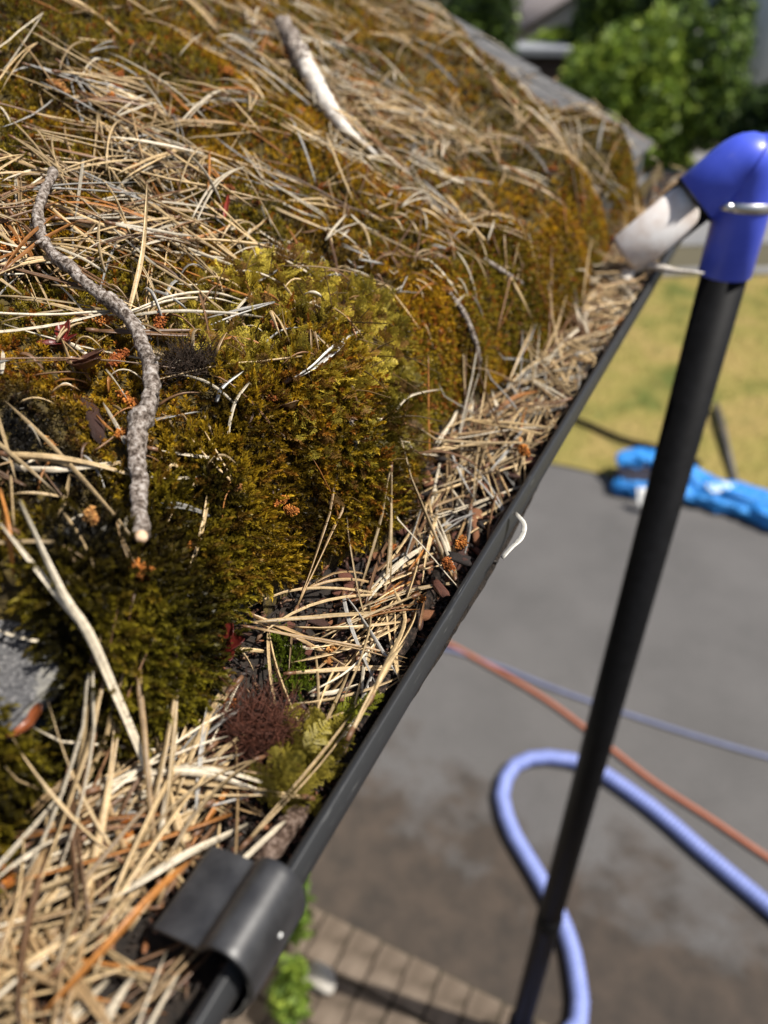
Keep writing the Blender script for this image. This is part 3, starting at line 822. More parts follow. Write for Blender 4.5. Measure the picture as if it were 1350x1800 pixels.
for k in pick:
    pair = bool(tw[k]); nm = "forked pair of" if pair else "single"
    ln = "long" if LL[k] > .092 else ("short" if LL[k] < .07 else "medium")
    sag = np.linalg.norm(A[k, 4]-(A[k, 0]+A[k, -1])/2)/LL[k]; ln += " bent" if sag > .055 else " straight"
    lab = f"{ln} {CN[kk[k]]} {'needle pair' if pair else 'single needle'} {zone(px[k], py[k], isg[k])}"
    add_needle([A[k], B[k]] if pair else [A[k]], [w[k]*1.08, w[k]] if pair else [w[k]*1.1], [cc[k], cc[k]*.93] if pair else [cc[k]], lab, 'pine needles '+zone(px[k], py[k], isg[k]))

def hero(paths, wid, colour, label, dz=.004, K=16, tip=.2, over=False):
    lines = []
    for path in paths:
        pts = [at(p[0], p[1], p[2] if len(p) > 2 else dz) for p in path]
        if not over: pts = [np.array([min(p[0], -.0085), p[1], p[2]]) for p in pts]
        lines.append(spline(pts, K))
    c = np.asarray(colour, float)
    return add_needle(lines, [wid]*len(lines), [c*(1-.08*i) for i in range(len(lines))], label, tip=tip)
hero([[(284, 1425, .006), (250, 1335, .02), (195, 1205, .028), (150, 1110, .028), (95, 1040, .026), (0, 920, .024)], [(284, 1425, .006), (252, 1335, .021), (197, 1205, .030), (155, 1110, .031), (110, 1040, .034), (35, 880, .032)]],
     .0038, PALE*1.2, "long thick pale needle arching over the moss beside the grey bare tile")
hero([[(0, 860, .02), (14, 930, .02), (24, 1012, .018)]], .0032, ORANGE*1.25, "bright orange needle tip at the left edge of the photo")
hero([[(259, 325, .05), (252, 430, .035), (236, 510, .018), (213, 592, .006)]], .0030, STRAW*1.1, "upright needle leaning over the curved twig")
hero([[(140, 553, .006), (215, 551, .012), (300, 521, .014), (372, 514, .012), (432, 530, .006)], [(140, 553, .006), (215, 553, .011), (300, 528, .012), (370, 524, .010), (425, 536, .006)]], .0022, PALE, "long pale curved needle pair crossing just above the curved twig's bend")
hero([[(198, 380, .006), (240, 405, .008), (310, 420, .010), (370, 412, .010), (418, 388, .008)]], .0026, ORANGE*1.1, "bowed bright orange needle above the curved twig's bend")
hero([[(255, 452, .006), (330, 478, .010), (410, 512, .010), (503, 540, .006)]], .0024, ORANGE*.95, "straight orange-brown needle ending at the top of the feathery clump")
hero([[(502, 671, .008), (545, 645, .012), (585, 610, .012), (641, 577, .010)], [(502, 671, .008), (550, 648, .010), (590, 618, .011), (606, 602, .010)]], .0028, np.array([.74, .72, .67]), "bleached white needle pair lying across the face of the feathery clump")
hero([[(380, 707, .010), (392, 680, .012), (428, 652, .010)]], .0028, np.array([.74, .72, .67]), "short white needle standing by the dark moss tuft")
hero([[(438, 672, .010), (415, 705, .014), (403, 750, .012), (401, 800, .006)]], .0018, PALE*.9, "thin arched needle with a knobbed end on the clump's shaded side")
hero([[(446, 887, .008), (415, 850, .012), (385, 800, .012), (358, 755, .008)], [(446, 887, .008), (405, 845, .011), (365, 805, .009), (330, 762, .006)]], .0024, STRAW*1.05, "forked needle pair with its sheath down the moss below the clump")
hero([[(0, 797, .010), (90, 803, .016), (160, 815, .016), (235, 836, .012)], [(0, 797, .010), (90, 808, .014), (150, 822, .013), (220, 812, .010)]], .0028, STRAW, "thick needle pair running from the photo's left edge under the twig", tip=.5)
hero([[(15, 822, .008), (110, 825, .010), (215, 812, .010)]], .0028, PALE*.95, "grey-white blunt needle beside the dark slate patch", tip=.6)
hero([[(262, 788, .006), (330, 800, .010), (395, 808, .010)], [(262, 838, .006), (340, 838, .010), (417, 800, .010)]], .0024, PALE*.95, "crossed pale needles just right of the twig's knot")
hero([[(905, 902, .004), (921, 922, .010), (917, 945, .012), (900, 962, .010), (883, 981, .006)]], .0036, np.array([.80, .77, .68]), "white bent needle hooked over the gutter lip", tip=.8, over=True)
hero([[(688, 738, .006), (740, 752, .014), (798, 773, .016)]], .0014, BROWN*1.6, "thin reddish needle poking out from the clump over the gutter")
hero([[(690, 731, .006), (712, 702, .012), (740, 690, .014), (777, 684, .012)]], .0026, PALE, "pale curved needle sticking out beyond the clump's edge")
hero([[(365, 872, .012), (358, 915, .012), (345, 965, .010), (329, 1012, .006)]], .0024, STRAW*1.1, "short upright tan needle left of the catkins below the clump")
hero([[(640, 772, .004), (670, 735, .008), (706, 690, .008)]], .0024, PALE, "short pale needle slanting at the clump's lower right flank")
hero([[(432, 1076, .010), (470, 1092, .014), (520, 1112, .014), (555, 1122, .010)], [(432, 1090, .010), (480, 1104, .012), (530, 1125, .012), (610, 1172, .008)]], .0026, TAN*1.3, "tan needle bundle spanning the gutter above the green moss tuft")
hero([[(542, 1218, .006), (600, 1187, .012), (640, 1152, .014), (669, 1118, .012)]], .0024, PALE, "pale needle propped across the gutter above the lime-green sprig")
hero([[(545, 1223, .006), (590, 1216, .008), (634, 1202, .008)]], .0024, PALE*.95, "pale needle lying beside the lime-green sprig", tip=.5)
hero([[(768, 905, .018), (752, 965, .018), (742, 1025, .012)]], .0028, STRAW*1.2, "upright straw needle standing in the gutter below the lip's white needle")
hero([[(690, 1250, .006), (700, 1180, .014), (712, 1090, .016), (690, 1030, .012)], [(690, 1250, .006), (708, 1185, .014), (722, 1100, .016), (735, 1060, .012)]], .0026, STRAW*1.1, "tall forked needle pair standing by the wet stick in the gutter")
hero([[(700, 1330, .004), (745, 1255, .010), (783, 1195, .012), (800, 1160, .010)], [(700, 1330, .004), (755, 1255, .009), (790, 1190, .010)]], .0024, STRAW, "needle pair lying parallel against the inside of the gutter lip")
hero([[(330, 1500, .004), (365, 1440, .010), (395, 1395, .012), (419, 1360, .010)]], .0026, ORANGE*1.2, "orange needle pointing at the reddish moss tangle")
hero([[(435, 1450, .006), (330, 1500, .016), (230, 1560, .020), (160, 1590, .016)]], .0030, PALE, "long pale needle crossing behind the gutter clip")
hero([[(335, 1500, .010), (300, 1400, .016), (285, 1340, .016), (270, 1285, .010)], [(335, 1500, .010), (310, 1450, .016), (298, 1390, .017), (282, 1320, .012)]], .0028, STRAW, "needle pair standing where the thick arching needle ends")
hero([[(70, 1790, .012), (180, 1670, .022), (270, 1570, .022), (335, 1512, .012)]], .0032, ORANGE*1.3, "thick orange needle running along the heap beside the clip")

# strip of torn white bark at the nozzle
def strip(name, pts, w, mat, label, cat, th=.0012, wob=.3):
    P = spline(pts, 24); n = len(P)
    T = np.gradient(P, axis=0); T /= np.linalg.norm(T, axis=1)[:, None]
    S = np.cross(T, UPZ); S /= np.linalg.norm(S, axis=1)[:, None]; U = np.cross(S, T)
    wv = w*np.interp(np.linspace(0, 1, n), [0, .1, .6, 1], [.7, 1, .8, .25])*(1+wob*(noise2(np.arange(n)*.6, 1.3, 3)-.5))
    pr = np.array([[-1, .3], [-.4, .75], [.4, .75], [1, .2], [.4, -.3], [-.4, -.3]])
    V = P[:, None] + S[:, None]*(pr[None, :, 0:1]*wv[:, None, None]*.5) + U[:, None]*(pr[None, :, 1:2]*wv[:, None, None]*.35)
    i, j = np.meshgrid(np.arange(n-1), np.arange(6), indexing='ij'); j2 = (j+1) % 6
    F = np.stack([i*6+j, i*6+j2, (i+1)*6+j2, (i+1)*6+j], -1).reshape(-1, 4)
    return tag(mesh_np(name, V.reshape(-1, 3), [F, np.arange(6)[None, ::-1], ((n-1)*6+np.arange(6))[None]], mat, origin=P.mean(0)), label, cat)
strip("bark_strip", [at(1095, 500, .004), at(1105, 478, .018), along(1140, 470, .925), along(1185, 477, .89), along(1235, 481, .855)], .022, M['wood_pale'], "torn white bark strip jutting over the gutter lip below the nozzle", "bark strip")

# ------------------------------------------------------------------ twigs
def twig(name, path, rad, mat, label, sides=16, n=90, lump=.18, knots=(), cut=None, group=None, kink=0):
    P = spline(path, n)
    if kink: P = P + kink*np.stack([noise2(np.arange(n)*.11, .3+k_, 70+k_)-.5 for k_ in range(3)], -1)*2 + kink*.5*np.stack([noise2(np.arange(n)*.4, .3+k_, 80+k_)-.5 for k_ in range(3)], -1)
    rad = np.interp(np.linspace(0, 1, n), np.linspace(0, 1, len(rad)), rad)
    for t, r, wd in knots: rad = rad*(1+r*np.exp(-((np.linspace(0, 1, n)-t)/wd)**2))
    V, F = sweep(P, rad, sides)
    k = n*sides; c = np.repeat(P, sides, 0); d = V[:k]-c
    nn = noise3(V[:k, 0]*420, V[:k, 1]*420, V[:k, 2]*420, 5) - .5
    n2 = noise3(V[:k, 0]*140, V[:k, 1]*140, V[:k, 2]*140, 6) - .5
    V[:k] = c + d*(1 + lump*nn + lump*1.1*n2)[:, None]
    o = mesh_np(name, V, F, mat, origin=P.mean(0)); tag(o, label, "twig", group)
    if cut:
        d = P[-1]-P[-3]; d /= np.linalg.norm(d)
        v, f = sweep([P[-1]-d*.001, P[-1]+d*cut*.6, P[-1]+d*cut], [rad[-1]*.78, rad[-1]*.72, rad[-1]*.45], 12)
        o2 = mesh_np("cut_end", v, f, M['wood_cut'], origin=P[-1]); child(o2, o)
    return o
tw1 = [(93, 303, .018), (75, 345, .022), (68, 395, .022), (88, 440, .022), (130, 480, .022), (180, 520, .021), (225, 556, .021), (250, 600, .022), (266, 650, .022), (262, 705, .022), (245, 755, .021), (240, 800, .020), (244, 860, .020), (246, 940, .018)]
twig("curved_twig", [at(*p) for p in tw1], [.0026, .0030, .0031, .0033, .0035, .0037, .0039, .0040, .0041, .0041, .0043, .0042, .0042, .0040], M['bark'],
     "curved grey-brown bark twig snaking down the moss to a pale cut end", n=220, sides=20, lump=.42, knots=((0.0, .35, .02), (.42, .25, .015), (.74, .45, .02), (.28, .25, .012), (.57, .2, .01), (.15, .25, .012)), cut=.004, kink=.0012)
tw_o = [o for o in COL.objects if o.name == 'curved_twig'][0]
for pa, pb_ in (((272, 700, .022), (279, 690, .032)), ((232, 775, .022), (218, 768, .028)), ((78, 420, .022), (62, 428, .026)), ((262, 640, .024), (280, 628, .030))):
    V, F = sweep(spline([at(*pa), (at(*pa)+at(*pb_))/2, at(*pb_)], 6), np.linspace(.0016, .0007, 6), 7); child(mesh_np('side_stub', V, F, M['bark'], origin=at(*pa)), tw_o)
side_b = [at(272, 700, .012), at(276, 725, .013), at(268, 760, .012)]
o = twig("white_stick", [at(*p) for p in ((497, 48, .012), (525, 90, .014), (548, 135, .014), (572, 180, .013), (592, 210, .012), (620, 240, .010), (662, 272, .006))], [.0085, .0098, .0100, .0092, .0085, .0045, .0018], M['wood_pale'],
     "thick bleached white stick with peeling bark on the upper slope", n=120, lump=.22, knots=((.0, .25, .04),))
ob = twig("peeling_bark", [at(*p) for p in ((494, 44, .012), (520, 84, .014), (546, 132, .0135))], [.0104, .0104, .0100], M['bark'], None, n=50, lump=.5)
if "category" in ob: del ob["category"]
child(ob, o)
twig("wet_stick", [at(*p) for p in ((630, 1285, .001), (662, 1225, .002), (690, 1170, .002), (722, 1110, .002), (752, 1055, .002), (768, 1010, .002), (772, 975, .001))], [.0036, .0046, .0044, .0036, .0036, .0034, .002], M['bark_dark'], "black wet branching stick lying along the gutter bottom", n=90, lump=.5, knots=((.2, .4, .05), (.45, .3, .04)))
twig("bark_twig", [at(*p) for p in ((455, 1520, .003), (480, 1488, .004), (508, 1450, .004), (532, 1420, .002))], [.0046, .0052, .0050, .0042], M['bark_brown'], "short thick brown bark twig lying just behind the gutter clip", n=60, lump=.35)
twig("grey_twig", [at(*p) for p in ((628, 727, .006), (617, 745, .010), (624, 775, .010), (627, 797, .006))], [.0012, .0016, .0017, .0013], M['bark'], "tiny crooked grey twig on the face of the feathery clump", n=40, sides=8)
twig("forked_twig", [at(*p) for p in ((790, 515, .006), (812, 545, .010), (832, 590, .010), (845, 640, .006))], [.0018, .0026, .0026, .0014], M['bark'], "thin dark lichen-grey twig on the slope behind the second moss bank", n=40, sides=8)
twig("grey_twig", [at(*p) for p in ((420, 690, .004), (445, 720, .008), (430, 762, .005))], [.0007, .0009, .0005], M['bark_brown'], "thread-thin brown twig on the shaded side of the feathery clump", n=20, sides=6)
twig("thin_twig", [at(*p) for p in ((585, 700, .004), (570, 745, .008), (560, 790, .008), (575, 815, .004))], [.0010, .0012, .0011, .0006], M['bark_brown'], "thin bent brown twig hanging down the feathery clump", n=30, sides=6)
twig("catkin_stalk", [at(*p) for p in ((477, 760, .005), (472, 800, .008), (475, 845, .008), (484, 878, .005))], [.0006, .0008, .0007, .0006], M['bark_brown'], "thin stalk running down to the double orange catkin below the clump", n=20, sides=6)
twig("grey_twig", [at(*p) for p in ((850, 455, .004), (880, 475, .008), (918, 498, .005))], [.0022, .0026, .0018], M['bark'], "short stubby grey twig on the far moss bank near the gutter", n=30, sides=8)

# ------------------------------------------------------------------ pollen cones (catkins)
def catkin_mesh(seed, aspect, nb=120):
    r = np.random.default_rng(seed); bm = bmesh.new(); bmesh.ops.create_icosphere(bm, subdivisions=1, radius=1)
    iv = np.array([v.co[:] for v in bm.verts]); fi = np.array([[v.index for v in f.verts] for f in bm.faces]); bm.free()
    ps = []
    for k in range(nb):
        t = (k+.5)/nb; z = (t-.5)*2; a = k*2.399
        rr = math.sqrt(max(0, 1-z*z))*.62 + .05
        bend = .35*z*z
        c = np.array([rr*math.cos(a)/1.0 + bend, rr*math.sin(a), z*aspect])*r.uniform(.7, 1.2) + r.normal(0, .08, 3)
        s = r.uniform(.10, .23)
        ps.append((iv*s*np.array([1, 1, .8])+c, [fi], np.array([1, 1, 1])*r.uniform(.3, 1.2)))
    v, f = sweep([(0.35, 0, -aspect), (0, 0, 0), (.35, 0, aspect)], [.3, .6, .25], 8)
    ps.append((v, f, np.array([.5, .4, .4])))
    return merge(ps)
CATS = [catkin_mesh(3, 1.5), catkin_mesh(4, 1.15), catkin_mesh(5, 2.0)]
cat_cols = [(.58, .21, .04), (.42, .13, .03), (.58, .29, .09), (.28, .09, .03)]
cat_me = {}
def catkin(p, size, vi, ci, label, group=None, rot=None):
    if (vi, ci) not in cat_me:
        V, F, C = CATS[vi]; t = mesh_np("catkin", V, F, M['catkin'], C*np.array(cat_cols[ci]))
        cat_me[(vi, ci)] = t.data; bpy.data.objects.remove(t)
    o = bpy.data.objects.new("catkin", cat_me[(vi, ci)]); COL.objects.link(o)
    o.location = (min(p[0], -.014), p[1], p[2]); o.scale = (size,)*3
    o.rotation_euler = rot or (random.uniform(1.1, 2.0), random.uniform(-.4, .4), random.uniform(0, 6.28))
    return tag(o, label, "catkin", group)
for px_, py_, s_, vi, ci, lab in (
    (248, 1003, .0060, 1, 0, "plump orange catkin just below the twig's cut end"),
    (160, 908, .0050, 1, 2, "pale orange catkin left of the twig's cut end"),
    (403, 857, .0052, 0, 2, "tan-orange catkin beside the forked needle's sheath"),
    (492, 880, .0040, 0, 0, "bright orange catkin at the end of the thin stalk"),
    (512, 897, .0042, 1, 0, "lower lobe of the double orange catkin below the clump"),
    (333, 958, .0042, 1, 0, "orange catkin behind the short upright tan needle"),
    (218, 762, .0045, 1, 0, "orange catkin tucked against the twig's knot"),
    (228, 708, .0056, 2, 0, "long orange catkin beside the twig's straight lower half"),
    (205, 630, .0050, 2, 1, "rusty catkin beside the curled brown leaf"),
    (180, 565, .0048, 0, 0, "rusty orange catkin above the curled brown leaf"),
    (282, 562, .0052, 2, 1, "dark rusty catkin right of the twig's bend"),
    (18, 430, .0052, 2, 0, "orange catkin at the photo's left edge under the needle mat"),
    (475, 700, .0036, 1, 1, "small rusty catkin in the heart of the feathery clump"),
    (500, 576, .0030, 0, 0, "small orange catkin near the top of the feathery clump"),
    (398, 1236, .0052, 1, 1, "round brown-orange catkin above the reddish moss tangle"),
    (320, 1348, .0056, 2, 0, "flat orange catkin left of the reddish moss tangle"),
    (224, 1457, .0056, 2, 0, "orange catkin in the dark hollow above the needle heap"),
    (8, 1535, .0056, 1, 0, "blurred orange catkin at the left edge by the needle heap"),
    (578, 1150, .0052, 2, 2, "pale tan catkin beside the green moss tuft in the gutter"),
    (735, 1050, .0042, 1, 0, "orange catkin beside the wet stick in the gutter"),
    (688, 962, .0040, 1, 1, "rusty catkin under the moss overhang in the gutter"),
    (960, 800, .0055, 1, 0, "orange catkin against the gutter lip in the far gutter"),
    (855, 965, .0050, 1, 0, "orange catkin by the gutter lip near the white bent needle"),
    (815, 1000, .0048, 1, 1, "rust catkin among the bark chips in the gutter"),
    (400, 125, .0060, 0, 0, "orange catkin on golden moss left of the white stick"),
    (195, 172, .0055, 0, 0, "orange catkin under the mat at the upper left"),
    (104, 152, .0060, 2, 2, "tan catkin resting on the upper left needle mat")):
    catkin(at(px_, py_, .007), s_*.86, vi, ci, lab)
x, y = rng.uniform(-.75, -.10, 420), rng.uniform(.1, 1.45, 420)
P = np.stack([x, y, h_all(x, y)+.004], -1); P = P[in_view(P, -30)]
for k, p in enumerate(P[:62]):
    q = project(p); z = zone(q[0], q[1], False)
    ci = int(rng.integers(0, 4)); lab = f"small {('orange', 'rusty', 'pale orange', 'dark rust')[ci]} catkin {z}"
    catkin(p, rng.uniform(.0028, .0046)*.85, int(rng.integers(0, 3)), ci, lab, 'catkins '+lab.split(' catkin ')[1])
x, y = rng.uniform(-.08, -.012, 60), rng.uniform(.5, 1.5, 60)
for k in range(34):
    p = np.array([x[k], y[k], float(h_gut(x[k], y[k]))+.009]); q = project(p); ci = int(rng.integers(0, 4))
    lab = f"small {('orange', 'rusty', 'pale orange', 'dark rust')[ci]} catkin {zone(q[0], q[1], True)}"
    catkin(p, rng.uniform(.003, .0048)*.9, int(rng.integers(0, 2)), ci, lab, 'catkins '+lab.split(' catkin ')[1])

# ------------------------------------------------------------------ bud scales, dead leaves, bark chips, pebbles
def petal(L, W, curl, seed, th=.0004):
    r = np.random.default_rng(seed); nu, nv = 9, 5
    u = np.linspace(0, 1, nu); v = np.linspace(-1, 1, nv)
    U, Vv = np.meshgrid(u, v, indexing='ij')
    wid = W*.5*np.sin(np.pi*np.clip(U*.92+.06, 0, 1))**.7
    X = U*L; Y = Vv*wid*(1+.12*r.normal(0, 1, U.shape)); Z = curl*L*(U-.4)**2 + .35*W*Vv**2*np.sin(np.pi*U) + r.normal(0, .02*L, U.shape)*.5
    top = np.stack([X, Y, Z], -1).reshape(-1, 3); bot = top - [0, 0, th]
    i, j = np.meshgrid(np.arange(nu-1), np.arange(nv-1), indexing='ij')
    f = np.stack([i*nv+j, (i+1)*nv+j, (i+1)*nv+j+1, i*nv+j+1], -1).reshape(-1, 4)
    m_ = nu*nv
    ring = [k*nv for k in range(nu)] + [(nu-1)*nv+k for k in range(1, nv)] + [k*nv+nv-1 for k in range(nu-2, -1, -1)] + [k for k in range(nv-2, 0, -1)]
    ring = np.array(ring); r2 = np.roll(ring, -1)
    side = np.stack([ring, r2, r2+m_, ring+m_], -1)
    return np.vstack([top, bot]), [np.concatenate([f, f[:, ::-1]+m_, side])]
def petals(name, p, specs, colour, label, cat, dz=0):
    ps = []
    for q, (L, W, curl, az, el) in enumerate(specs):
        V, F = petal(L, W, curl, q+int(p[0]*1e4) % 97)
        R = np.array(Matrix.Rotation(az, 3, 'Z') @ Matrix.Rotation(-el, 3, 'Y'))
        ps.append((V @ R.T + np.asarray(p), F, np.array(colour)*rng.uniform(.7, 1.3)))
    V, F, C = merge(ps)
    return tag(mesh_np(name, V, F, M['scale'], C, origin=p), label, cat)
petals("bud_scale", at(112, 605, .006), [(.016, .007, .6, 2.4, .3), (.014, .006, .5, 1.4, .9), (.014, .007, .6, 4.2, .1), (.010, .005, .3, .6, .5)], (.20, .025, .018), "cluster of dark red bud scales above the curled brown leaf", "bud scales")
petals("dead_leaf", at(125, 640, .005), [(.030, .013, .8, -.2, .1), (.024, .010, .6, .25, .25)], (.13, .06, .038), "curled brown dead leaf lying left of the curved twig", "leaf")
petals("dead_leaf", at(385, 1150, .016), [(.018, .012, .5, .4, .5), (.018, .011, .4, 1.3, .8), (.014, .010, .4, -.4, .3), (.014, .008, .5, 2.2, .6)], (.16, .022, .016), "crumpled dark red leaf in the gutter under the moss edge", "leaf")
petals("bud_scale", at(78, 1240, .020), [(.017, .006, 1.2, -1.75, -.5)], (.36, .10, .03), "single curled orange-red scale below the grey bare tile", "bud scale")
petals("dead_leaf", at(330, 1300, .006), [(.012, .006, .5, -.5, .3)], (.30, .12, .04), "small orange-brown leaf flake beside the gutter needles", "leaf")
petals("bud_scale", at(395, 385, .008), [(.018, .004, .3, 1.7, .9)], (.30, .04, .02), "thin red scale standing above the feathery clump", "bud scale")
petals("dead_leaf", at(500, 715, .008), [(.016, .010, .9, -.5, .3)], (.30, .19, .11), "pale brown curled leaf flake in the feathery clump", "leaf")
def chip_mesh(seed, a, b, c):
    r = np.random.default_rng(seed); bm = bmesh.new()
    bmesh.ops.create_icosphere(bm, subdivisions=2, radius=1)
    for v in bm.verts:
        p = np.array(v.co[:]); p = np.sign(p)*np.abs(p)**.6
        p *= 1+1.0*(noise3(p[0]*1.6+seed, p[1]*1.6, p[2]*1.6, seed)-.5)
        v.co = Vector(p*np.array([a, b, c]))
    me = bpy.data.meshes.new("bark_chip"); bm.to_mesh(me); bm.free()
    me.polygons.foreach_set("use_smooth", np.ones(len(me.polygons), bool))
    return me
chip_cols = [((.06, .026, .018), "dark brown"), ((.14, .05, .03), "reddish brown"), ((.022, .015, .012), "black"), ((.24, .10, .045), "orange-brown")]
chip_me = []
for k in range(8):
    me = chip_mesh(k, *[(1.1, .5, .22), (1.2, .34, .28), (1, .6, .25), (1.3, .3, .18)][k % 4])
    a = me.color_attributes.new("col", 'FLOAT_COLOR', 'POINT'); col = chip_cols[k // 2][0]
    a.data.foreach_set("color", np.tile(np.array([*col, 1], np.float32), len(me.vertices))); me.materials.append(M['chip']); chip_me.append(me)
def chip(p, size, k, label, group=None, name="bark_chip", cat="bark chip", rot=None):
    o = bpy.data.objects.new(name, chip_me[k]); COL.objects.link(o); o.location = (min(p[0], -.013), p[1], p[2]); o.scale = (size,)*3
    o.rotation_euler = rot or (random.uniform(-.5, .5), random.uniform(-.5, .5), random.uniform(0, 6.28)); return tag(o, label, cat, group)
for px_, py_, s_, k, lab in ((805, 955, .013, 2, "large reddish bark chip near the lip below the needle fan"), (835, 990, .010, 4, "black bark chip against the lip beside the white bent needle"), (812, 1045, .012, 3, "reddish bark chip with a split edge against the gutter lip"), (845, 985, .010, 1, "dark brown bark chip wedged by the gutter lip"),
                             (590, 1130, .010, 0, "round dark brown cone scale half buried beside the pale tan catkin"), (725, 1030, .010, 4, "black bark flake beside the wet stick"), (700, 925, .010, 2, "reddish bark flake under the moss overhang"), (660, 1222, .009, 6, "orange-brown bark flake on the wet stick's thick end"),
                             (760, 985, .010, 0, "dark brown bark chip in the middle of the gutter"), (165, 738, .016, 1, "pointed dark brown bark piece left of the twig's knot"), (875, 930, .008, 5, "small black bark chip at the lip by the white bent needle's bend"),
                             (670, 200, .012, 5, "black bark lump right of the white stick"), (905, 40, .014, 4, "blurred black bark lump near the roof verge")):
    chip(at(px_, py_, .0), s_*.75, k, lab)
x, y = rng.uniform(-.085, -.012, 150), np.concatenate([rng.uniform(.26, .58, 110), rng.uniform(.58, 1.4, 40)])
for k in range(150):
    p = np.array([x[k], y[k], float(h_gut(x[k], y[k]))+.001+.004*random.random()]); q = project(p); v = int(rng.integers(0, 8))
    lab = f"small {chip_cols[v//2][1]} bark chip {zone(q[0], q[1], True)}"
    chip(p, rng.uniform(.0035, .0085), v, lab, 'bark chips '+lab.split(' chip ')[1])

# ------------------------------------------------------------------ gutter-vacuum pole with blue elbow
top = np.array([.0783, 1.0082, 2.344]); bot = np.array([.0435, .992, .02])
ax_p = (top-bot)/np.linalg.norm(top-bot)
tipc = along(1112, 440, .925)
ax_n = (tipc-top)/np.linalg.norm(tipc-top)
pole = empty("gutter_vacuum_pole", bot)
tag(pole, "black suction pole with a blue rubber elbow hooked over the gutter", "vacuum pole")
def tube(name, path, rad, mat, parent, sides=40, smooth=True, cap=True):
    V, F = sweep(path, rad, sides, cap); return child(mesh_np(name, V, F, mat, origin=np.asarray(path)[0]), parent)
low = top - ax_p*.140
tube("pole_tube", [bot+ax_p*.10, low+ax_p*.03], .0268, M['blackpole'], pole)
tube("joint_collar", [bot+ax_p*.62, bot+ax_p*.622, bot+ax_p*.70, bot+ax_p*.702], [.027, .0295, .0295, .027], M['blackpole'], pole)
tube("hose_coupling", [bot+ax_p*.03, bot+ax_p*.032, bot+ax_p*.14, bot+ax_p*.142], [.028, .033, .033, .028], M['blackpole'], pole)
# elbow: down leg, tight bend, nozzle leg
E_end = top + ax_n*.078
bend = []
for t in np.linspace(0, 1, 15):
    a, b_, c_ = top-ax_p*.040, top+(ax_p-ax_n)*.002, top+ax_n*.040
    bend.append((1-t)**2*a+2*t*(1-t)*b_+t*t*c_)
path = np.vstack([[low, low+ax_p*.0015], bend, [E_end-ax_n*.0015, E_end]])
rad = np.r_[.0292, .0305, np.full(15, .0305), .0305, .0295]
V, F = sweep(path, rad, 48, cap=False); ring_ = V[9*48:10*48].copy(); elbow = child(mesh_np("elbow", V, F, M['blue'], origin=top), pole)
# moulded seam over the bend
rc_ = ring_.mean(0); V, F = sweep(np.vstack([rc_+(ring_-rc_)*1.012, (rc_+(ring_-rc_)*1.012)[:2]]), .0017, 8, cap=False); child(mesh_np("moulded_seam", V, F, M['blue'], origin=rc_), pole)
mitre = ax_p - ax_n; mitre /= np.linalg.norm(mitre)
bis = (ax_p+ax_n); nseam = np.cross(np.cross(ax_p, ax_n), mitre); nseam /= np.linalg.norm(nseam)
# black nozzle tube with an oblique cut facing up, pale dusty inside
def nozzle():
    n, ns = 48, 30
    up = -FWD + UPZ*.25; up = up - ax_n*(up @ ax_n); up /= np.linalg.norm(up)      # the side of the pipe the cut opens to
    sd = np.cross(ax_n, up)
    a = np.arange(n)/n*2*math.pi
    ro, ri = .0280, .0266
    start = E_end - ax_n*.02
    near, farl = .021, .115          # length along the open side and along the closed side
    L = near + (farl-near)*(1-np.cos(a))*.5
    L = near + .082*np.clip((1-np.cos(a))*.5, 0, 1)**1.7
    def ring(r, f): return start + (ax_n[None]*(L*f)[:, None]) + r*(np.cos(a)[:, None]*up + np.sin(a)[:, None]*sd)
    fs = np.linspace(0, 1, ns)
    Vo = np.concatenate([ring(ro, f) for f in fs] + [ring((ro+ri)/2, 1.008)] + [ring(ri, 1)])
    def quads(k0, m):
        i, j = np.meshgrid(np.arange(k0, k0+m), np.arange(n), indexing='ij'); j2 = (j+1) % n
        return np.stack([i*n+j, i*n+j2, (i+1)*n+j2, (i+1)*n+j], -1).reshape(-1, 4)
    o1 = mesh_np("nozzle", Vo, [quads(0, ns+1)], M['blackpole'], origin=start); child(o1, pole)
    e_ = start + ax_n*.116
    V, F = sweep([start, e_-ax_n*.006, e_-ax_n*.002, e_], [.0262, .0262, .0250, .021], 40)
    o2 = mesh_np("pale_inner_pipe", V, F, M['dust'], origin=start); child(o2, pole)
nozzle()
tube("rubber_ring", [E_end-ax_n*.001, E_end-ax_n*.0008, E_end+ax_n*.003, E_end+ax_n*.0032], [.0278, .0312, .0312, .0278], M['blackpole'], pole, 48, cap=False)
cb = top - ax_p*.058; tilt = ax_p*.96 + RIGHT*.0 + FWD*.0; 
band = []
V, F = sweep([cb-ax_p*.0055, cb-ax_p*.0053, cb+ax_p*.0053, cb+ax_p*.0055], [.0306, .0318, .0318, .0306], 48, cap=False)
bd = child(mesh_np("clamp_band", V, F, M['steel'], origin=cb), pole)
sd = -RIGHT*.75 - FWDH*.55; sd = sd - ax_p*(sd @ ax_p); sd /= np.linalg.norm(sd)
tv = np.cross(ax_p, sd)
V, F = sweep([cb+sd*.034-tv*.008, cb+sd*.034+tv*.008], .0046, 12); sc = mesh_np("clamp_screw", V, F, M['steel'], smooth=False, origin=cb+sd*.034); child(sc, bd)

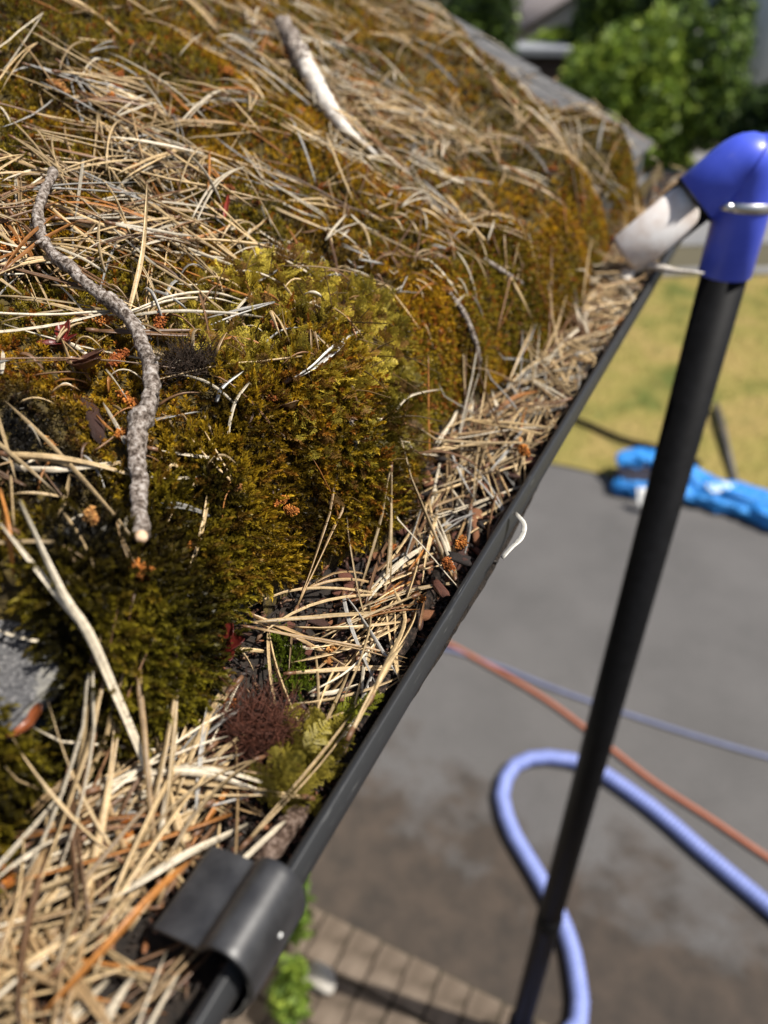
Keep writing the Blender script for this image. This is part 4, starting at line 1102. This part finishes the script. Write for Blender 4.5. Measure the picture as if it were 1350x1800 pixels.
# ------------------------------------------------------------------ the ground: drive, paving, lawn, road
def mat_tarmac():
    m, nt, b = new_mat("tarmac")
    tc = nd(nt, "ShaderNodeTexCoord")
    n1 = tex_noise(nt, 150, 4, .7); n2 = tex_noise(nt, 1.6, 6, .65); n3 = tex_noise(nt, 9, 5, .6)
    base = ramp(nt, n2.outputs[0], [(.3, (.080, .076, .074)), (.7, (.118, .112, .109))])
    agg = ramp(nt, n1.outputs[0], [(.35, (.6, .6, .6)), (.65, (1.35, 1.35, 1.35))])
    c = mixc(nt, 'MULTIPLY', 1, base.outputs[0], agg.outputs[0])
    # damp brown moss and soil that has spread from the paving
    sx = nd(nt, "ShaderNodeSeparateXYZ"); nt.links.new(tc.outputs["Object"], sx.inputs[0])
    def mm(op, a, b_):
        k = nd(nt, "ShaderNodeMath", operation=op)
        for s, v in ((0, a), (1, b_)):
            if hasattr(v, "is_output"): nt.links.new(v, k.inputs[s])
            else: k.inputs[s].default_value = v
        return k.outputs[0]
    edge = mm('ADD', mm('MULTIPLY', mm('SUBTRACT', 1.72, sx.outputs[1]), 1.7), mm('MULTIPLY', sx.outputs[0], -.15))
    edge = mm('ADD', edge, mm('MULTIPLY', mm('SUBTRACT', tex_noise(nt, 3.2, 5, .6).outputs[0], .5), 2.6))
    msk = ramp(nt, mm('MULTIPLY', mm('ADD', edge, .2), 1.0), [(.10, (0, 0, 0)), (.60, (1, 1, 1))])
    dirt = ramp(nt, n3.outputs[0], [(.3, (.022, .016, .011)), (.7, (.060, .042, .029))])
    c = mixc(nt, 'MIX', mm('MULTIPLY', msk.outputs[0], .9), c, dirt.outputs[0])
    nt.links.new(c, b.inputs["Base Color"]); b.inputs["Roughness"].default_value = .9
    bump(nt, b, n1.outputs[0], .7, .004); return m
M['tarmac'] = mat_tarmac()
M['lawn'] = mat_noise("dry_lawn", [(.34, (.10, .12, .03)), (.47, (.24, .205, .06)), (.62, (.31, .23, .085)), (.74, (.15, .155, .045))], 1.5, .95, .8, .02, 6, .1, 40)
M['earth'] = mat_noise("earth", [(.3, (.06, .055, .03)), (.7, (.10, .085, .05))], .4, .95, .3, .02)
M['road'] = mat_noise("road_asphalt", [(.3, (.16, .16, .165)), (.7, (.22, .215, .21))], 2.0, .85, .4, .005, 5, .3, 200)
def sheet(name, pts, z, mat, label=None, nsub=0):
    V = np.array([(p[0], p[1], z) for p in pts])
    o = mesh_np(name, V, [np.arange(len(V))[None]], mat, smooth=False)
    o["kind"] = "structure"
    if label: o["label"] = label
    return o
sheet("ground", [(-150, -150), (150, -150), (150, 150), (-150, 150)], -.02, M['earth'], "plain earth ground around the house")
sheet("driveway", [(-6, -4), (6, -4), (6, 5.6), (-6, 3.2)], 0.0, M['tarmac'], "grey tarmac driveway below the gutter, stained brown near the paving")
# block paving beside the wall
pav = sheet("block_paving", [(-.82, -1.6), (.38, -1.6), (.38, 1.085), (-.82, 1.085)], .004, mat_noise("paving_joint", [(.3, (.03, .024, .016)), (.7, (.06, .05, .03))], 40, .95, .6, .004), "tan block paving strip with mossy joints beside the house wall")
M['brick'] = mat_noise("paving_block", [(.32, (.045, .036, .024)), (.45, (.115, .088, .066)), (.7, (.19, .15, .115))], 9, .9, .6, .003, 6, .2, 200)
bm = bmesh.new(); box_bm(bm, (-.047, -.0725, -.05), (.047, .0725, .010), .004)
br_me = bpy.data.meshes.new("paving_block"); bm.to_mesh(br_me); bm.free(); br_me.materials.append(M['brick'])
for r_ in range(6):
    for k in range(12):
        o = bpy.data.objects.new("paving_block", br_me); COL.objects.link(o)
        o.location = (-.77 + k*.1 + random.uniform(-.002, .002), 1.005 - r_*.154 + random.uniform(-.002, .002), .006 + random.uniform(-.003, .003))
        o.rotation_euler = (random.uniform(-.015, .015), random.uniform(-.015, .015), random.uniform(-.02, .02)); child(o, pav)
# lawn: its front edge meets the drive, its far edge runs along the road
lf = [ground(880, 800), ground(1000, 822), ground(1060, 836), ground(1200, 850), ground(1420, 905)]
lb = [ground(1420, 478), ground(1200, 484), ground(800, 500)]
lf = [np.array([-9, 2.0, 0]), *lf, np.array([8, 7.0, 0])]
lb = [np.array([8., 14.5, 0]), *lb, np.array([-9., 4.2, 0])]
lawn = sheet("lawn", lf+lb, .012, M['lawn'], "patchy yellow dry lawn beyond the driveway")
# grass blades
nb = 26000
gx, gy = rng.uniform(-2.2, 1.6, nb), rng.uniform(3.4, 9.6, nb)
fx = np.array([p[0] for p in lf]); fy = np.array([p[1] for p in lf]); bx_ = np.array([p[0] for p in lb[::-1]]); by_ = np.array([p[1] for p in lb[::-1]])
ok = (gy > np.interp(gx, fx, fy)+.01) & (gy < np.interp(gx, bx_, by_)-.02); gx, gy = gx[ok], gy[ok]; nb = len(gx)
gh = rng.uniform(.012, .035, nb); ga = rng.uniform(0, 6.283, nb); gl = rng.normal(0, .014, (nb, 2)); wq = .0035
Vb = np.stack([np.stack([gx-wq*np.cos(ga), gy-wq*np.sin(ga), np.full(nb, .012)], -1), np.stack([gx+wq*np.cos(ga), gy+wq*np.sin(ga), np.full(nb, .012)], -1), np.stack([gx+gl[:, 0], gy+gl[:, 1], .012+gh], -1)], 1)
t_ = np.clip((fbm(gx*1.4, gy*1.4, 61, 3)-.38)*4, 0, 1)[:, None]
cb_ = (np.array([[.31, .245, .08]])*t_+np.array([[.14, .16, .04]])*(1-t_))*rng.uniform(.7, 1.3, (nb, 1))
tag(mesh_np("grass", Vb.reshape(-1, 3), [np.arange(nb*3).reshape(-1, 3)], M['leaf'], np.repeat(cb_, 3, 0), smooth=False), "short dry grass blades on the lawn", "grass", kind="stuff")
rd0 = lb
sheet("road", [np.array([9., 15.2, 0]), np.array([-10., 3.9, 0]), np.array([-13., 9.5, 0]), np.array([10., 21., 0])], -.008, M['road'], "pale grey road beyond the lawn")
# kerb between lawn and road
kp = spline([lb[0], lb[1], lb[2], lb[3], lb[4]], 12)
V, F = sweep(np.c_[kp[:, :2], np.full(12, .02)], .06, 4, twist=0); 
kb = mesh_np("kerb", V, F, M['road'], smooth=False); kb["kind"] = "structure"; kb["label"] = "low grey kerb between lawn and road"

# ------------------------------------------------------------------ hoses on the drive
def corrugated(path, r, amp, pitch, sides=18):
    P = spline(path, 40); d = np.r_[0, np.cumsum(np.linalg.norm(np.diff(P, axis=0), axis=1))]
    n = int(d[-1]/pitch*4); t = np.linspace(0, d[-1], n)
    Q = np.stack([np.interp(t, d, P[:, k]) for k in range(3)], -1)
    return sweep(Q, r + amp*np.sin(2*math.pi*t/pitch), sides)
hp = [(1350+90, 1672), (1350, 1592), (1240, 1500), (1160, 1430), (1085, 1375), (1030, 1343), (960, 1330), (905, 1345), (882, 1395), (900, 1460), (935, 1520), (972, 1585), (1000, 1650), (1015, 1720), (1017, 1800)]
hpath = [ground(x_, y_, .031) for x_, y_ in hp]
last = hpath[-1]
hpath += [last + np.array([-.06, -.13, .0]), np.array([.10, .72, .03]), np.array([-.01, .66, .04]), np.array([-.06, .80, .06]), np.array([.0, .92, .10]), bot+ax_p*.06 + np.array([-.02, -.02, 0]), bot+ax_p*.09]
M['hose'] = mat_noise("hose_blue", [(.3, (.17, .22, .50)), (.7, (.22, .27, .57))], 30, .5, 0)
V, F = corrugated(hpath, .0255, .0026, .017)
tag(mesh_np("suction_hose", V, F, M['hose'], origin=hpath[6]), "ribbed pale blue suction hose looped on the driveway behind the black pole", "hose")
M['orange'] = mat_noise("orange_cable", [(.3, (.36, .12, .065)), (.7, (.43, .155, .085))], 20, .5, 0)
M['greyhose'] = mat_noise("grey_hose", [(.3, (.12, .135, .22)), (.7, (.15, .17, .27))], 20, .4, 0)
op = [ground(x_, y_, .012) for x_, y_ in ((640, 1090), (760, 1120), (850, 1165), (960, 1230), (1060, 1305), (1150, 1375), (1250, 1440), (1350, 1508), (1460, 1580))]
V, F = sweep(spline(op, 60), .0100, 12); tag(mesh_np("orange_cable", V, F, M['orange'], origin=op[4]), "orange cable trailing diagonally across the driveway", "cable")
gp = [ground(x_, y_, .010) for x_, y_ in ((640, 1120), (780, 1140), (870, 1168), (980, 1212), (1090, 1250), (1220, 1292), (1350, 1330), (1460, 1360))]
V, F = sweep(spline(gp, 60), .0095, 12); V[:, 2] = V[:, 2]*.6+.003; tag(mesh_np("garden_hose", V, F, M['greyhose'], origin=gp[4]), "thin grey-blue hose lying beyond the orange cable", "hose")

# ------------------------------------------------------------------ crumpled blue tarpaulin bag at the lawn edge
m, nt, b = new_mat("blue_tarp")
n = tex_noise(nt, 9, 5); r = ramp(nt, n.outputs[0], [(.3, (.012, .17, .56)), (.7, (.03, .28, .70))]); nt.links.new(r.outputs[0], b.inputs["Base Color"]); b.inputs["Roughness"].default_value = .6
bump(nt, b, tex_noise(nt, 22, 4).outputs[0], .8, .03); M['tarp'] = m
M['tarp_dark'] = mat_noise("opening_darkness", [(.3, (.006, .006, .012)), (.7, (.014, .012, .03))], 10, .8, 0)
def cloth_tube(path, wid, hei, seed, n=60, sides=40, fold=.34):
    P = spline(path, n); t = np.linspace(0, 1, n)
    W = np.interp(t, np.linspace(0, 1, len(wid)), wid); Hh = np.interp(t, np.linspace(0, 1, len(hei)), hei)
    T = np.gradient(P, axis=0); T /= np.linalg.norm(T, axis=1)[:, None]; S = np.cross(T, UPZ); S /= np.linalg.norm(S, axis=1)[:, None]
    a = np.arange(sides)/sides*2*math.pi
    ca, sa = np.cos(a), np.sin(a)
    sq = lambda v: np.sign(v)*np.abs(v)**.75
    k = 1 + fold*(noise3(t[:, None]*14, ca[None]*1.6+3, sa[None]*1.6, seed)-.5)*2 + .30*(np.abs(noise3(t[:, None]*26, ca[None]*2.4, sa[None]*2.4, seed+3)-.5)*2-.35)
    endt = np.sqrt(np.clip(np.minimum(t, 1-t)*14, .06, 1))[:, None]
    V = P[:, None] + S[:, None]*(sq(ca)[None]*W[:, None]*k*endt)[..., None] + UPZ*(sq(sa)[None]*Hh[:, None]*k*endt)[..., None]
    V = V.reshape(-1, 3); V[:, 2] = np.maximum(V[:, 2]*.86, .003)
    i, j = np.meshgrid(np.arange(n-1), np.arange(sides), indexing='ij'); j2 = (j+1) % sides
    F = np.stack([i*sides+j, i*sides+j2, (i+1)*sides+j2, (i+1)*sides+j], -1).reshape(-1, 4)
    return V, [F, np.arange(sides)[None, ::-1], ((n-1)*sides+np.arange(sides))[None]]
tb = ground(1200, 860)
tarp = empty("blue_tarpaulin_bag", tb)
tag(tarp, "crumpled bright blue tarpaulin bag lying where driveway meets lawn", "tarpaulin bag")
def g(x_, y_, z): 
    p = ground(x_, y_); return np.array([p[0], p[1], z])
V, F = cloth_tube([g(1072, 868, .06), g(1110, 866, .065), g(1160, 868, .07), g(1215, 880, .06), g(1260, 892, .06), g(1310, 905, .065), g(1370, 925, .06), g(1430, 940, .06)], [.06, .08, .09, .085, .08, .09, .10, .10], [.058, .062, .062, .055, .055, .06, .06, .05], 12)
child(mesh_np("lower_fold", V, F, M['tarp'], origin=g(1200, 880, 0)), tarp)
V, F = cloth_tube([g(1080, 850, .15), g(1100, 842, .175), g(1140, 844, .175), g(1185, 852, .15), g(1235, 872, .11), g(1300, 895, .11), g(1370, 912, .10)], [.045, .075, .09, .085, .075, .07, .06], [.03, .045, .05, .05, .045, .045, .04], 18)
child(mesh_np("upper_fold", V, F, M['tarp'], origin=g(1200, 860, 0)), tarp)
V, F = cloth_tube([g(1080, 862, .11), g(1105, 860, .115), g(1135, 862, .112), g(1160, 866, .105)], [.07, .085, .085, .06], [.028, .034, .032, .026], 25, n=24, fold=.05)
child(mesh_np("dark_opening", V, F, M['tarp_dark'], origin=g(1110, 850, 0)), tarp)  # solid fold standing for the opening, its darkness put into the near-black colour
def decal(name, c, nrm, w, h, mat, parent):
    n_ = np.asarray(nrm, float); n_ /= np.linalg.norm(n_); s_ = np.cross(UPZ, n_); s_ /= np.linalg.norm(s_); u_ = np.cross(n_, s_)
    V = []
    for i_ in range(7):
        for j_ in range(4):
            a_, b_ = i_/6-.5, j_/3-.5
            V.append(c + s_*a_*w + u_*b_*h + n_*(.010*math.sin(a_*9+b_*4) - .05*a_*a_))
    F = np.array([[i_*4+j_, (i_+1)*4+j_, (i_+1)*4+j_+1, i_*4+j_+1] for i_ in range(6) for j_ in range(3)])
    o = mesh_np(name, np.array(V), [F], mat, origin=c); s = o.modifiers.new("thick", 'SOLIDIFY'); s.thickness = .002
    return child(o, parent)
tocam = -FWDH*.8 + UPZ*.45
M['yellowlab'] = mat_noise("yellow_label", [(.3, (.62, .66, .05)), (.7, (.75, .75, .12))], 20, .5, 0)
decal("white_label", g(1122, 885, .06)+np.array([.02, -.075, .035]), tocam, .055, .105, M['white'], tarp)
decal("yellow_label", g(1136, 888, .055)+np.array([.02, -.082, .032]), tocam, .045, .085, M['yellowlab'], tarp)
M['print'] = mat_noise("white_print", [(.42, (.05, .33, .72)), (.5, (.65, .72, .8))], 26, .5, 0)
decal("printed_patch", g(1262, 880, .135)+np.array([0, -.075, .0]), tocam*np.array([1, 1, 2.2]), .17, .06, M['print'], tarp)

# black things on the grass
bp = [ground(x_, y_, .03) for x_, y_ in ((960, 715), (1040, 750), (1100, 775), (1170, 792), (1230, 815))]
V, F = sweep(spline(bp, 24), .022, 10); tag(mesh_np("black_pipe", V, F, M['blackpole'], origin=bp[2]), "black pipe lying on the grass behind the blue bag", "pipe")
b0, b1 = ground(1292, 850, .02), ground(1258, 712, .05)
V, F = sweep([b0, b0*.3+b1*.7+np.array([0, 0, .02]), b1], .022, 10); tag(mesh_np("dark_rod", V, F, M['fascia'], origin=b0), "dark rod lying on the dry grass behind the blue bag", "rod")

# ------------------------------------------------------------------ plants
def leaves(centre, rad, n, size, cols, seed, shell=.45, squash=1.0, lobes=5, zmin=0.0, aspect=.5):
    r = np.random.default_rng(seed); c = np.asarray(centre, float); rad = np.asarray(rad, float)
    lob = r.normal(0, 1, (lobes, 3)); lob /= np.linalg.norm(lob, axis=1)[:, None]; lob[:, 2] = lob[:, 2]*.95
    lc = c + lob*rad*.55; lr = r.uniform(.38, .62, lobes)
    k = r.integers(0, lobes, n); d = r.normal(0, 1, (n, 3)); d /= np.linalg.norm(d, axis=1)[:, None]
    dist = shell + (1-shell)*r.random(n)**.6
    dist = dist*(1+.25*(noise3(d[:, 0]*3+k, d[:, 1]*3, d[:, 2]*3, seed)-.5)*2)
    P = lc[k] + d*rad*(lr[k]*dist)[:, None]
    P = P[P[:, 2] > zmin]; n = len(P); k = k[:n]
    A = r.normal(0, 1, (n, 3)) + [0, 0, .3]; R = frames(A, r.uniform(0, 6.28, n))
    tv = np.array([[0, -.5, 0], [aspect*.5, 0, .08], [0, .5, 0], [-aspect*.5, 0, .08]]); tf = [np.array([[0, 1, 2, 3]])]
    cc_ = np.asarray(cols)[r.integers(0, len(cols), n)]*r.uniform(.6, 1.4, (n, 1))
    return instance_merge(tv, tf, R, P, size*r.uniform(.6, 1.4, n), np.ones((4, 3)), cc_)
def shrub(name, base, rad, h, cols, seed, label, cat="shrub", n=6000, size=.11, group=None, lobes=14):
    b_ = np.array([base[0], base[1], 0.0]); root = empty(name, b_); tag(root, label, cat, group)
    c = b_ + [0, 0, h*.5]
    V, F, C = leaves(c, (rad, rad, h*.62), n, size, cols, seed, lobes=lobes)
    child(mesh_np("crown", V, F, M['leaf'], C, smooth=False, origin=c), root)
    ps = []
    for q in range(5):
        a = q*1.26; e = c + np.array([math.cos(a)*rad*.45, math.sin(a)*rad*.45, h*.15])
        v, f = sweep(spline([b_+[math.cos(a)*.05, math.sin(a)*.05, -.02], (b_+e)/2+[0, 0, h*.08], e], 8), np.linspace(.05, .015, 8), 7); ps.append((v, f, np.array([.06, .045, .03])))
    V, F, C = merge(ps); child(mesh_np("trunk", V, F, M['chip'], C, origin=b_), root)
    return root
LIME = [(.24, .33, .04), (.32, .40, .06), (.15, .22, .03)]; MIDG = [(.13, .20, .03), (.18, .26, .04), (.09, .15, .025)]; DARK = [(.035, .062, .016), (.05, .085, .02), (.025, .045, .013)]
def far_xy(px_, d):
    r = ray(px_, 200); h = r[:2]/np.linalg.norm(r[:2]); return CAM[:2] + h*d
for px_, d, rad, h, cols, sd_, lab in (
    (1205, 14.0, .85, 1.85, DARK+MIDG, 3, "big dark green shrub directly behind the blue elbow"),
    (1375, 12.6, .8, 1.25, DARK, 4, "dark shrub cut off by the photo's edge beside the white gable"),
    (1160, 13.6, .7, 2.05, LIME+MIDG, 5, "bright lime shrub left of the big dark shrub"),
    (1075, 13.2, .75, 1.75, LIME+MIDG, 6, "light green shrub right of the grey shed roof"),
    (1018, 14.2, .42, 1.65, LIME, 7, "small lime shrub beside the grey shed"),
    (955, 19.5, .7, 1.5, LIME, 8, "sunlit lime bush below the pale gabled house"),
    (1030, 18.0, .62, 2.7, DARK+MIDG, 18, "dark narrow tree right of the pale gabled house"),
    (1150, 17.5, 1.0, 2.9, DARK+MIDG, 9, "tall dark tree behind the lime shrubs"),
    (1075, 19.5, .95, 3.0, DARK, 10, "dark tree between the gabled house and lime shrubs"),
    (845, 15.5, .62, 2.7, DARK+MIDG, 11, "dark leafy tree at the roof verge's top end"),
    (1235, 16.3, .55, 2.3, DARK+MIDG, 12, "dark tree rising against the white gable"),
    (745, 19.0, 1.4, 3.4, DARK, 13, "broad dark tree hidden mostly behind the roof"),
    (1150, 26.0, 2.6, 3.4, DARK+MIDG, 14, "mid-green tree far behind the shrubs")):
    p_ = far_xy(px_, d); shrub("garden_shrub" if h < 2.4 else "garden_tree", p_, rad, h, cols, sd_, lab, "shrub" if h < 2.4 else "tree", n=9000, size=.14)
# plant growing by the wall under the gutter
for (px_, py_), r_, h_, lab, cols in (((520, 1645), .10, .34, "leafy green plant by the wall just beyond the gutter clip", MIDG), ((515, 1765), .09, .20, "low green weed at the paving edge beside the white stone", MIDG+LIME)):
    p_ = ground(px_, py_); b_ = np.array([p_[0], p_[1], 0.01]); root = empty("wall_plant", b_); tag(root, lab, "plant")
    V, F, C = leaves(b_+[0, 0, h_*.55], (r_, r_, h_*.55), 420, .045, cols, 33, lobes=6, zmin=.02); child(mesh_np("leaves", V, F, M['leaf'], C, smooth=False, origin=b_), root)
    ps = []
    for q in range(6):
        a = q*1.05; v, f = sweep(spline([b_, b_+[math.cos(a)*r_*.3, math.sin(a)*r_*.3, h_*.5], b_+[math.cos(a)*r_*.7, math.sin(a)*r_*.7, h_*.85]], 7), np.linspace(.004, .0015, 7), 5); ps.append((v, f, np.array([.10, .13, .03])))
    V, F, C = merge(ps); child(mesh_np("stem", V, F, M['leaf'], C, origin=b_), root)
M['stone'] = mat_noise("pale_stone", [(.3, (.30, .27, .23)), (.7, (.48, .45, .40))], 14, .85, .4, .003)
me = chip_mesh(44, .05, .04, .03); me.materials.append(M['stone']); st = bpy.data.objects.new("white_stone", me); COL.objects.link(st)
st.location = tuple(ground(562, 1722, .04)); tag(st, "pale rounded stone on the paving beside the green weed", "stone")

# ------------------------------------------------------------------ houses beyond the gardens
M['hwhite'] = mat_noise("white_render", [(.3, (.72, .73, .74)), (.7, (.80, .80, .80))], 3, .9, .2, .004)
M['hcream'] = mat_noise("cream_render", [(.3, (.60, .53, .44)), (.7, (.68, .61, .52))], 3, .9, .2, .004)
M['hroof'] = mat_noise("roof_slate", [(.3, (.10, .085, .085)), (.7, (.16, .14, .14))], 6, .8, .3, .01)
M['felt'] = mat_noise("roof_felt", [(.3, (.20, .21, .23)), (.7, (.28, .29, .31))], 4, .8, .2, .005)
M['glass'] = mat_noise("window_glass", [(.3, (.02, .025, .03)), (.7, (.05, .06, .07))], 2, .12, 0)
M['shedwood'] = mat_noise("shed_wood", [(.3, (.05, .03, .02)), (.7, (.10, .06, .04))], 8, .8, .3, .004)
def simple_house(name, c, rot, w, d, eave, ridge, wall, rf, label, cat="house", flat=False, win=(), zb=0):
    root = empty(name, (c[0], c[1], zb)); tag(root, label, cat)
    if flat: vs_ = [(-w/2, 0), (w/2, 0), (w/2, eave), (-w/2, eave)]
    else: vs_ = [(-w/2, 0), (w/2, 0), (w/2, eave), (0, ridge), (-w/2, eave)]
    n_ = len(vs_); V = np.array([(x_, -d/2, z_) for x_, z_ in vs_]+[(x_, d/2, z_) for x_, z_ in vs_])
    F = [np.arange(n_)[None], (n_+np.arange(n_))[None, ::-1], np.array([[k, k+n_, (k+1) % n_+n_, (k+1) % n_] for k in range(n_)])]
    def add(nm, V_, F_, mt, par):
        o = mesh_np(nm, V_, F_, mt, smooth=False); o.parent = par; return o
    add("wall", V, F, wall, root)
    if flat:
        bm = bmesh.new(); box_bm(bm, (-w/2-.15, -d/2-.15, eave+.003), (w/2+.15, d/2+.15, eave+.12), .01); o = from_bm("roof", bm, rf); o.parent = root
    else:
        ov = .2; k = (ridge-eave)/(w/2)
        for s in (-1, 1):
            a = np.array([(0, ridge+.03), (s*(w/2+ov), eave-k*ov+.03), (s*(w/2+ov), eave-k*ov+.13), (0, ridge+.13)])
            V_ = np.array([(x_, -d/2-ov, z_) for x_, z_ in a]+[(x_, d/2+ov, z_) for x_, z_ in a])
            add("roof_slope", V_, [np.array([[0, 1, 2, 3], [7, 6, 5, 4], [0, 4, 5, 1], [1, 5, 6, 2], [2, 6, 7, 3], [3, 7, 4, 0]])], rf, root)
    for wx, wz, ww, wh in win:
        bm = bmesh.new(); box_bm(bm, (wx-ww/2, -d/2-.03, wz), (wx+ww/2, -d/2+.02, wz+wh), .01); fo = from_bm("window", bm, M['hwhite']); fo.parent = root
        bm = bmesh.new(); box_bm(bm, (wx-ww/2+.06, -d/2-.036, wz+.06), (wx+ww/2-.06, -d/2-.005, wz+wh-.06)); go = from_bm("pane", bm, M['glass']); go.parent = fo
    root.rotation_euler = (0, 0, rot); return root
p_ = far_xy(1317, 17.0); th_ = math.radians(40); nrm_ = np.array([math.sin(th_), -math.cos(th_)]); dir_ = np.array([-nrm_[1], nrm_[0]])
p_ = p_ + dir_*2.7 - nrm_*1.1
simple_house("white_house", p_, th_, 5.4, 2.2, 2.7, 4.7, M['hwhite'], M['hroof'], "white rendered house at the photo's upper corner behind shrubs", win=((1.2, 1.0, 1.1, 1.1),))
p_ = far_xy(945, 30.0); simple_house("cream_house", p_, math.radians(30), 3.0, 7, 3.6, 4.5, M['hcream'], M['hroof'], "small pale gabled house far behind the sunlit lime bush", win=((.3, 2.6, .6, .7),), zb=-2.4)
p_ = far_xy(915, 17.5); simple_house("garden_shed", p_, math.radians(22), 1.3, 1.5, 1.26, 0, M['shedwood'], M['felt'], "dark garden shed with flat grey felt roof behind the roof verge", "shed", flat=True)
p_ = far_xy(1268, 27.0); simple_house("white_house", (p_[0], p_[1]), math.radians(10), 2.6, 5, 2.9, 4.4, M['hwhite'], M['felt'], "distant white house peeping over the dark shrubs at the top", win=((0, 1.2, .8, .9),))
pb = far_xy(1128, 11.6); bm = bmesh.new(); box_bm(bm, (pb[0]-.09, pb[1]-.09, -.02), (pb[0]+.09, pb[1]+.09, .62), .015); box_bm(bm, (pb[0]-.12, pb[1]-.12, .624), (pb[0]+.12, pb[1]+.12, .68), .015)
tag(from_bm("gate_post", bm, M['road'], (pb[0], pb[1], 0)), "pale grey gate post in front of the dark shrub by the road", "post")

# ------------------------------------------------------------------ labels that would be shared say which one, counted down the slope as seen
ORD = ["highest", "second highest", "third highest", "fourth highest", "fifth highest", "sixth highest", "seventh highest", "eighth highest", "ninth highest", "tenth highest"] + [f"{k}th highest" for k in range(11, 90)]
NUM = ["", "", "two", "three", "four", "five", "six", "seven", "eight", "nine", "ten"] + [str(k) for k in range(11, 80)]
byl = {}
for o in COL.objects:
    if o.parent is None and "label" in o: byl.setdefault(o["label"], []).append(o)
for lab, os_ in byl.items():
    if len(os_) < 2: continue
    os_.sort(key=lambda o: project(np.array(o.location))[1])
    for k, o in enumerate(os_):
        if len(os_) == 2: o["label"] = lab + (", the higher one" if k == 0 else ", the lower one")
        else: o["label"] = lab + (f", lowest of {NUM[len(os_)]}" if k == len(os_)-1 else f", {ORD[k]} of {NUM[len(os_)]}")
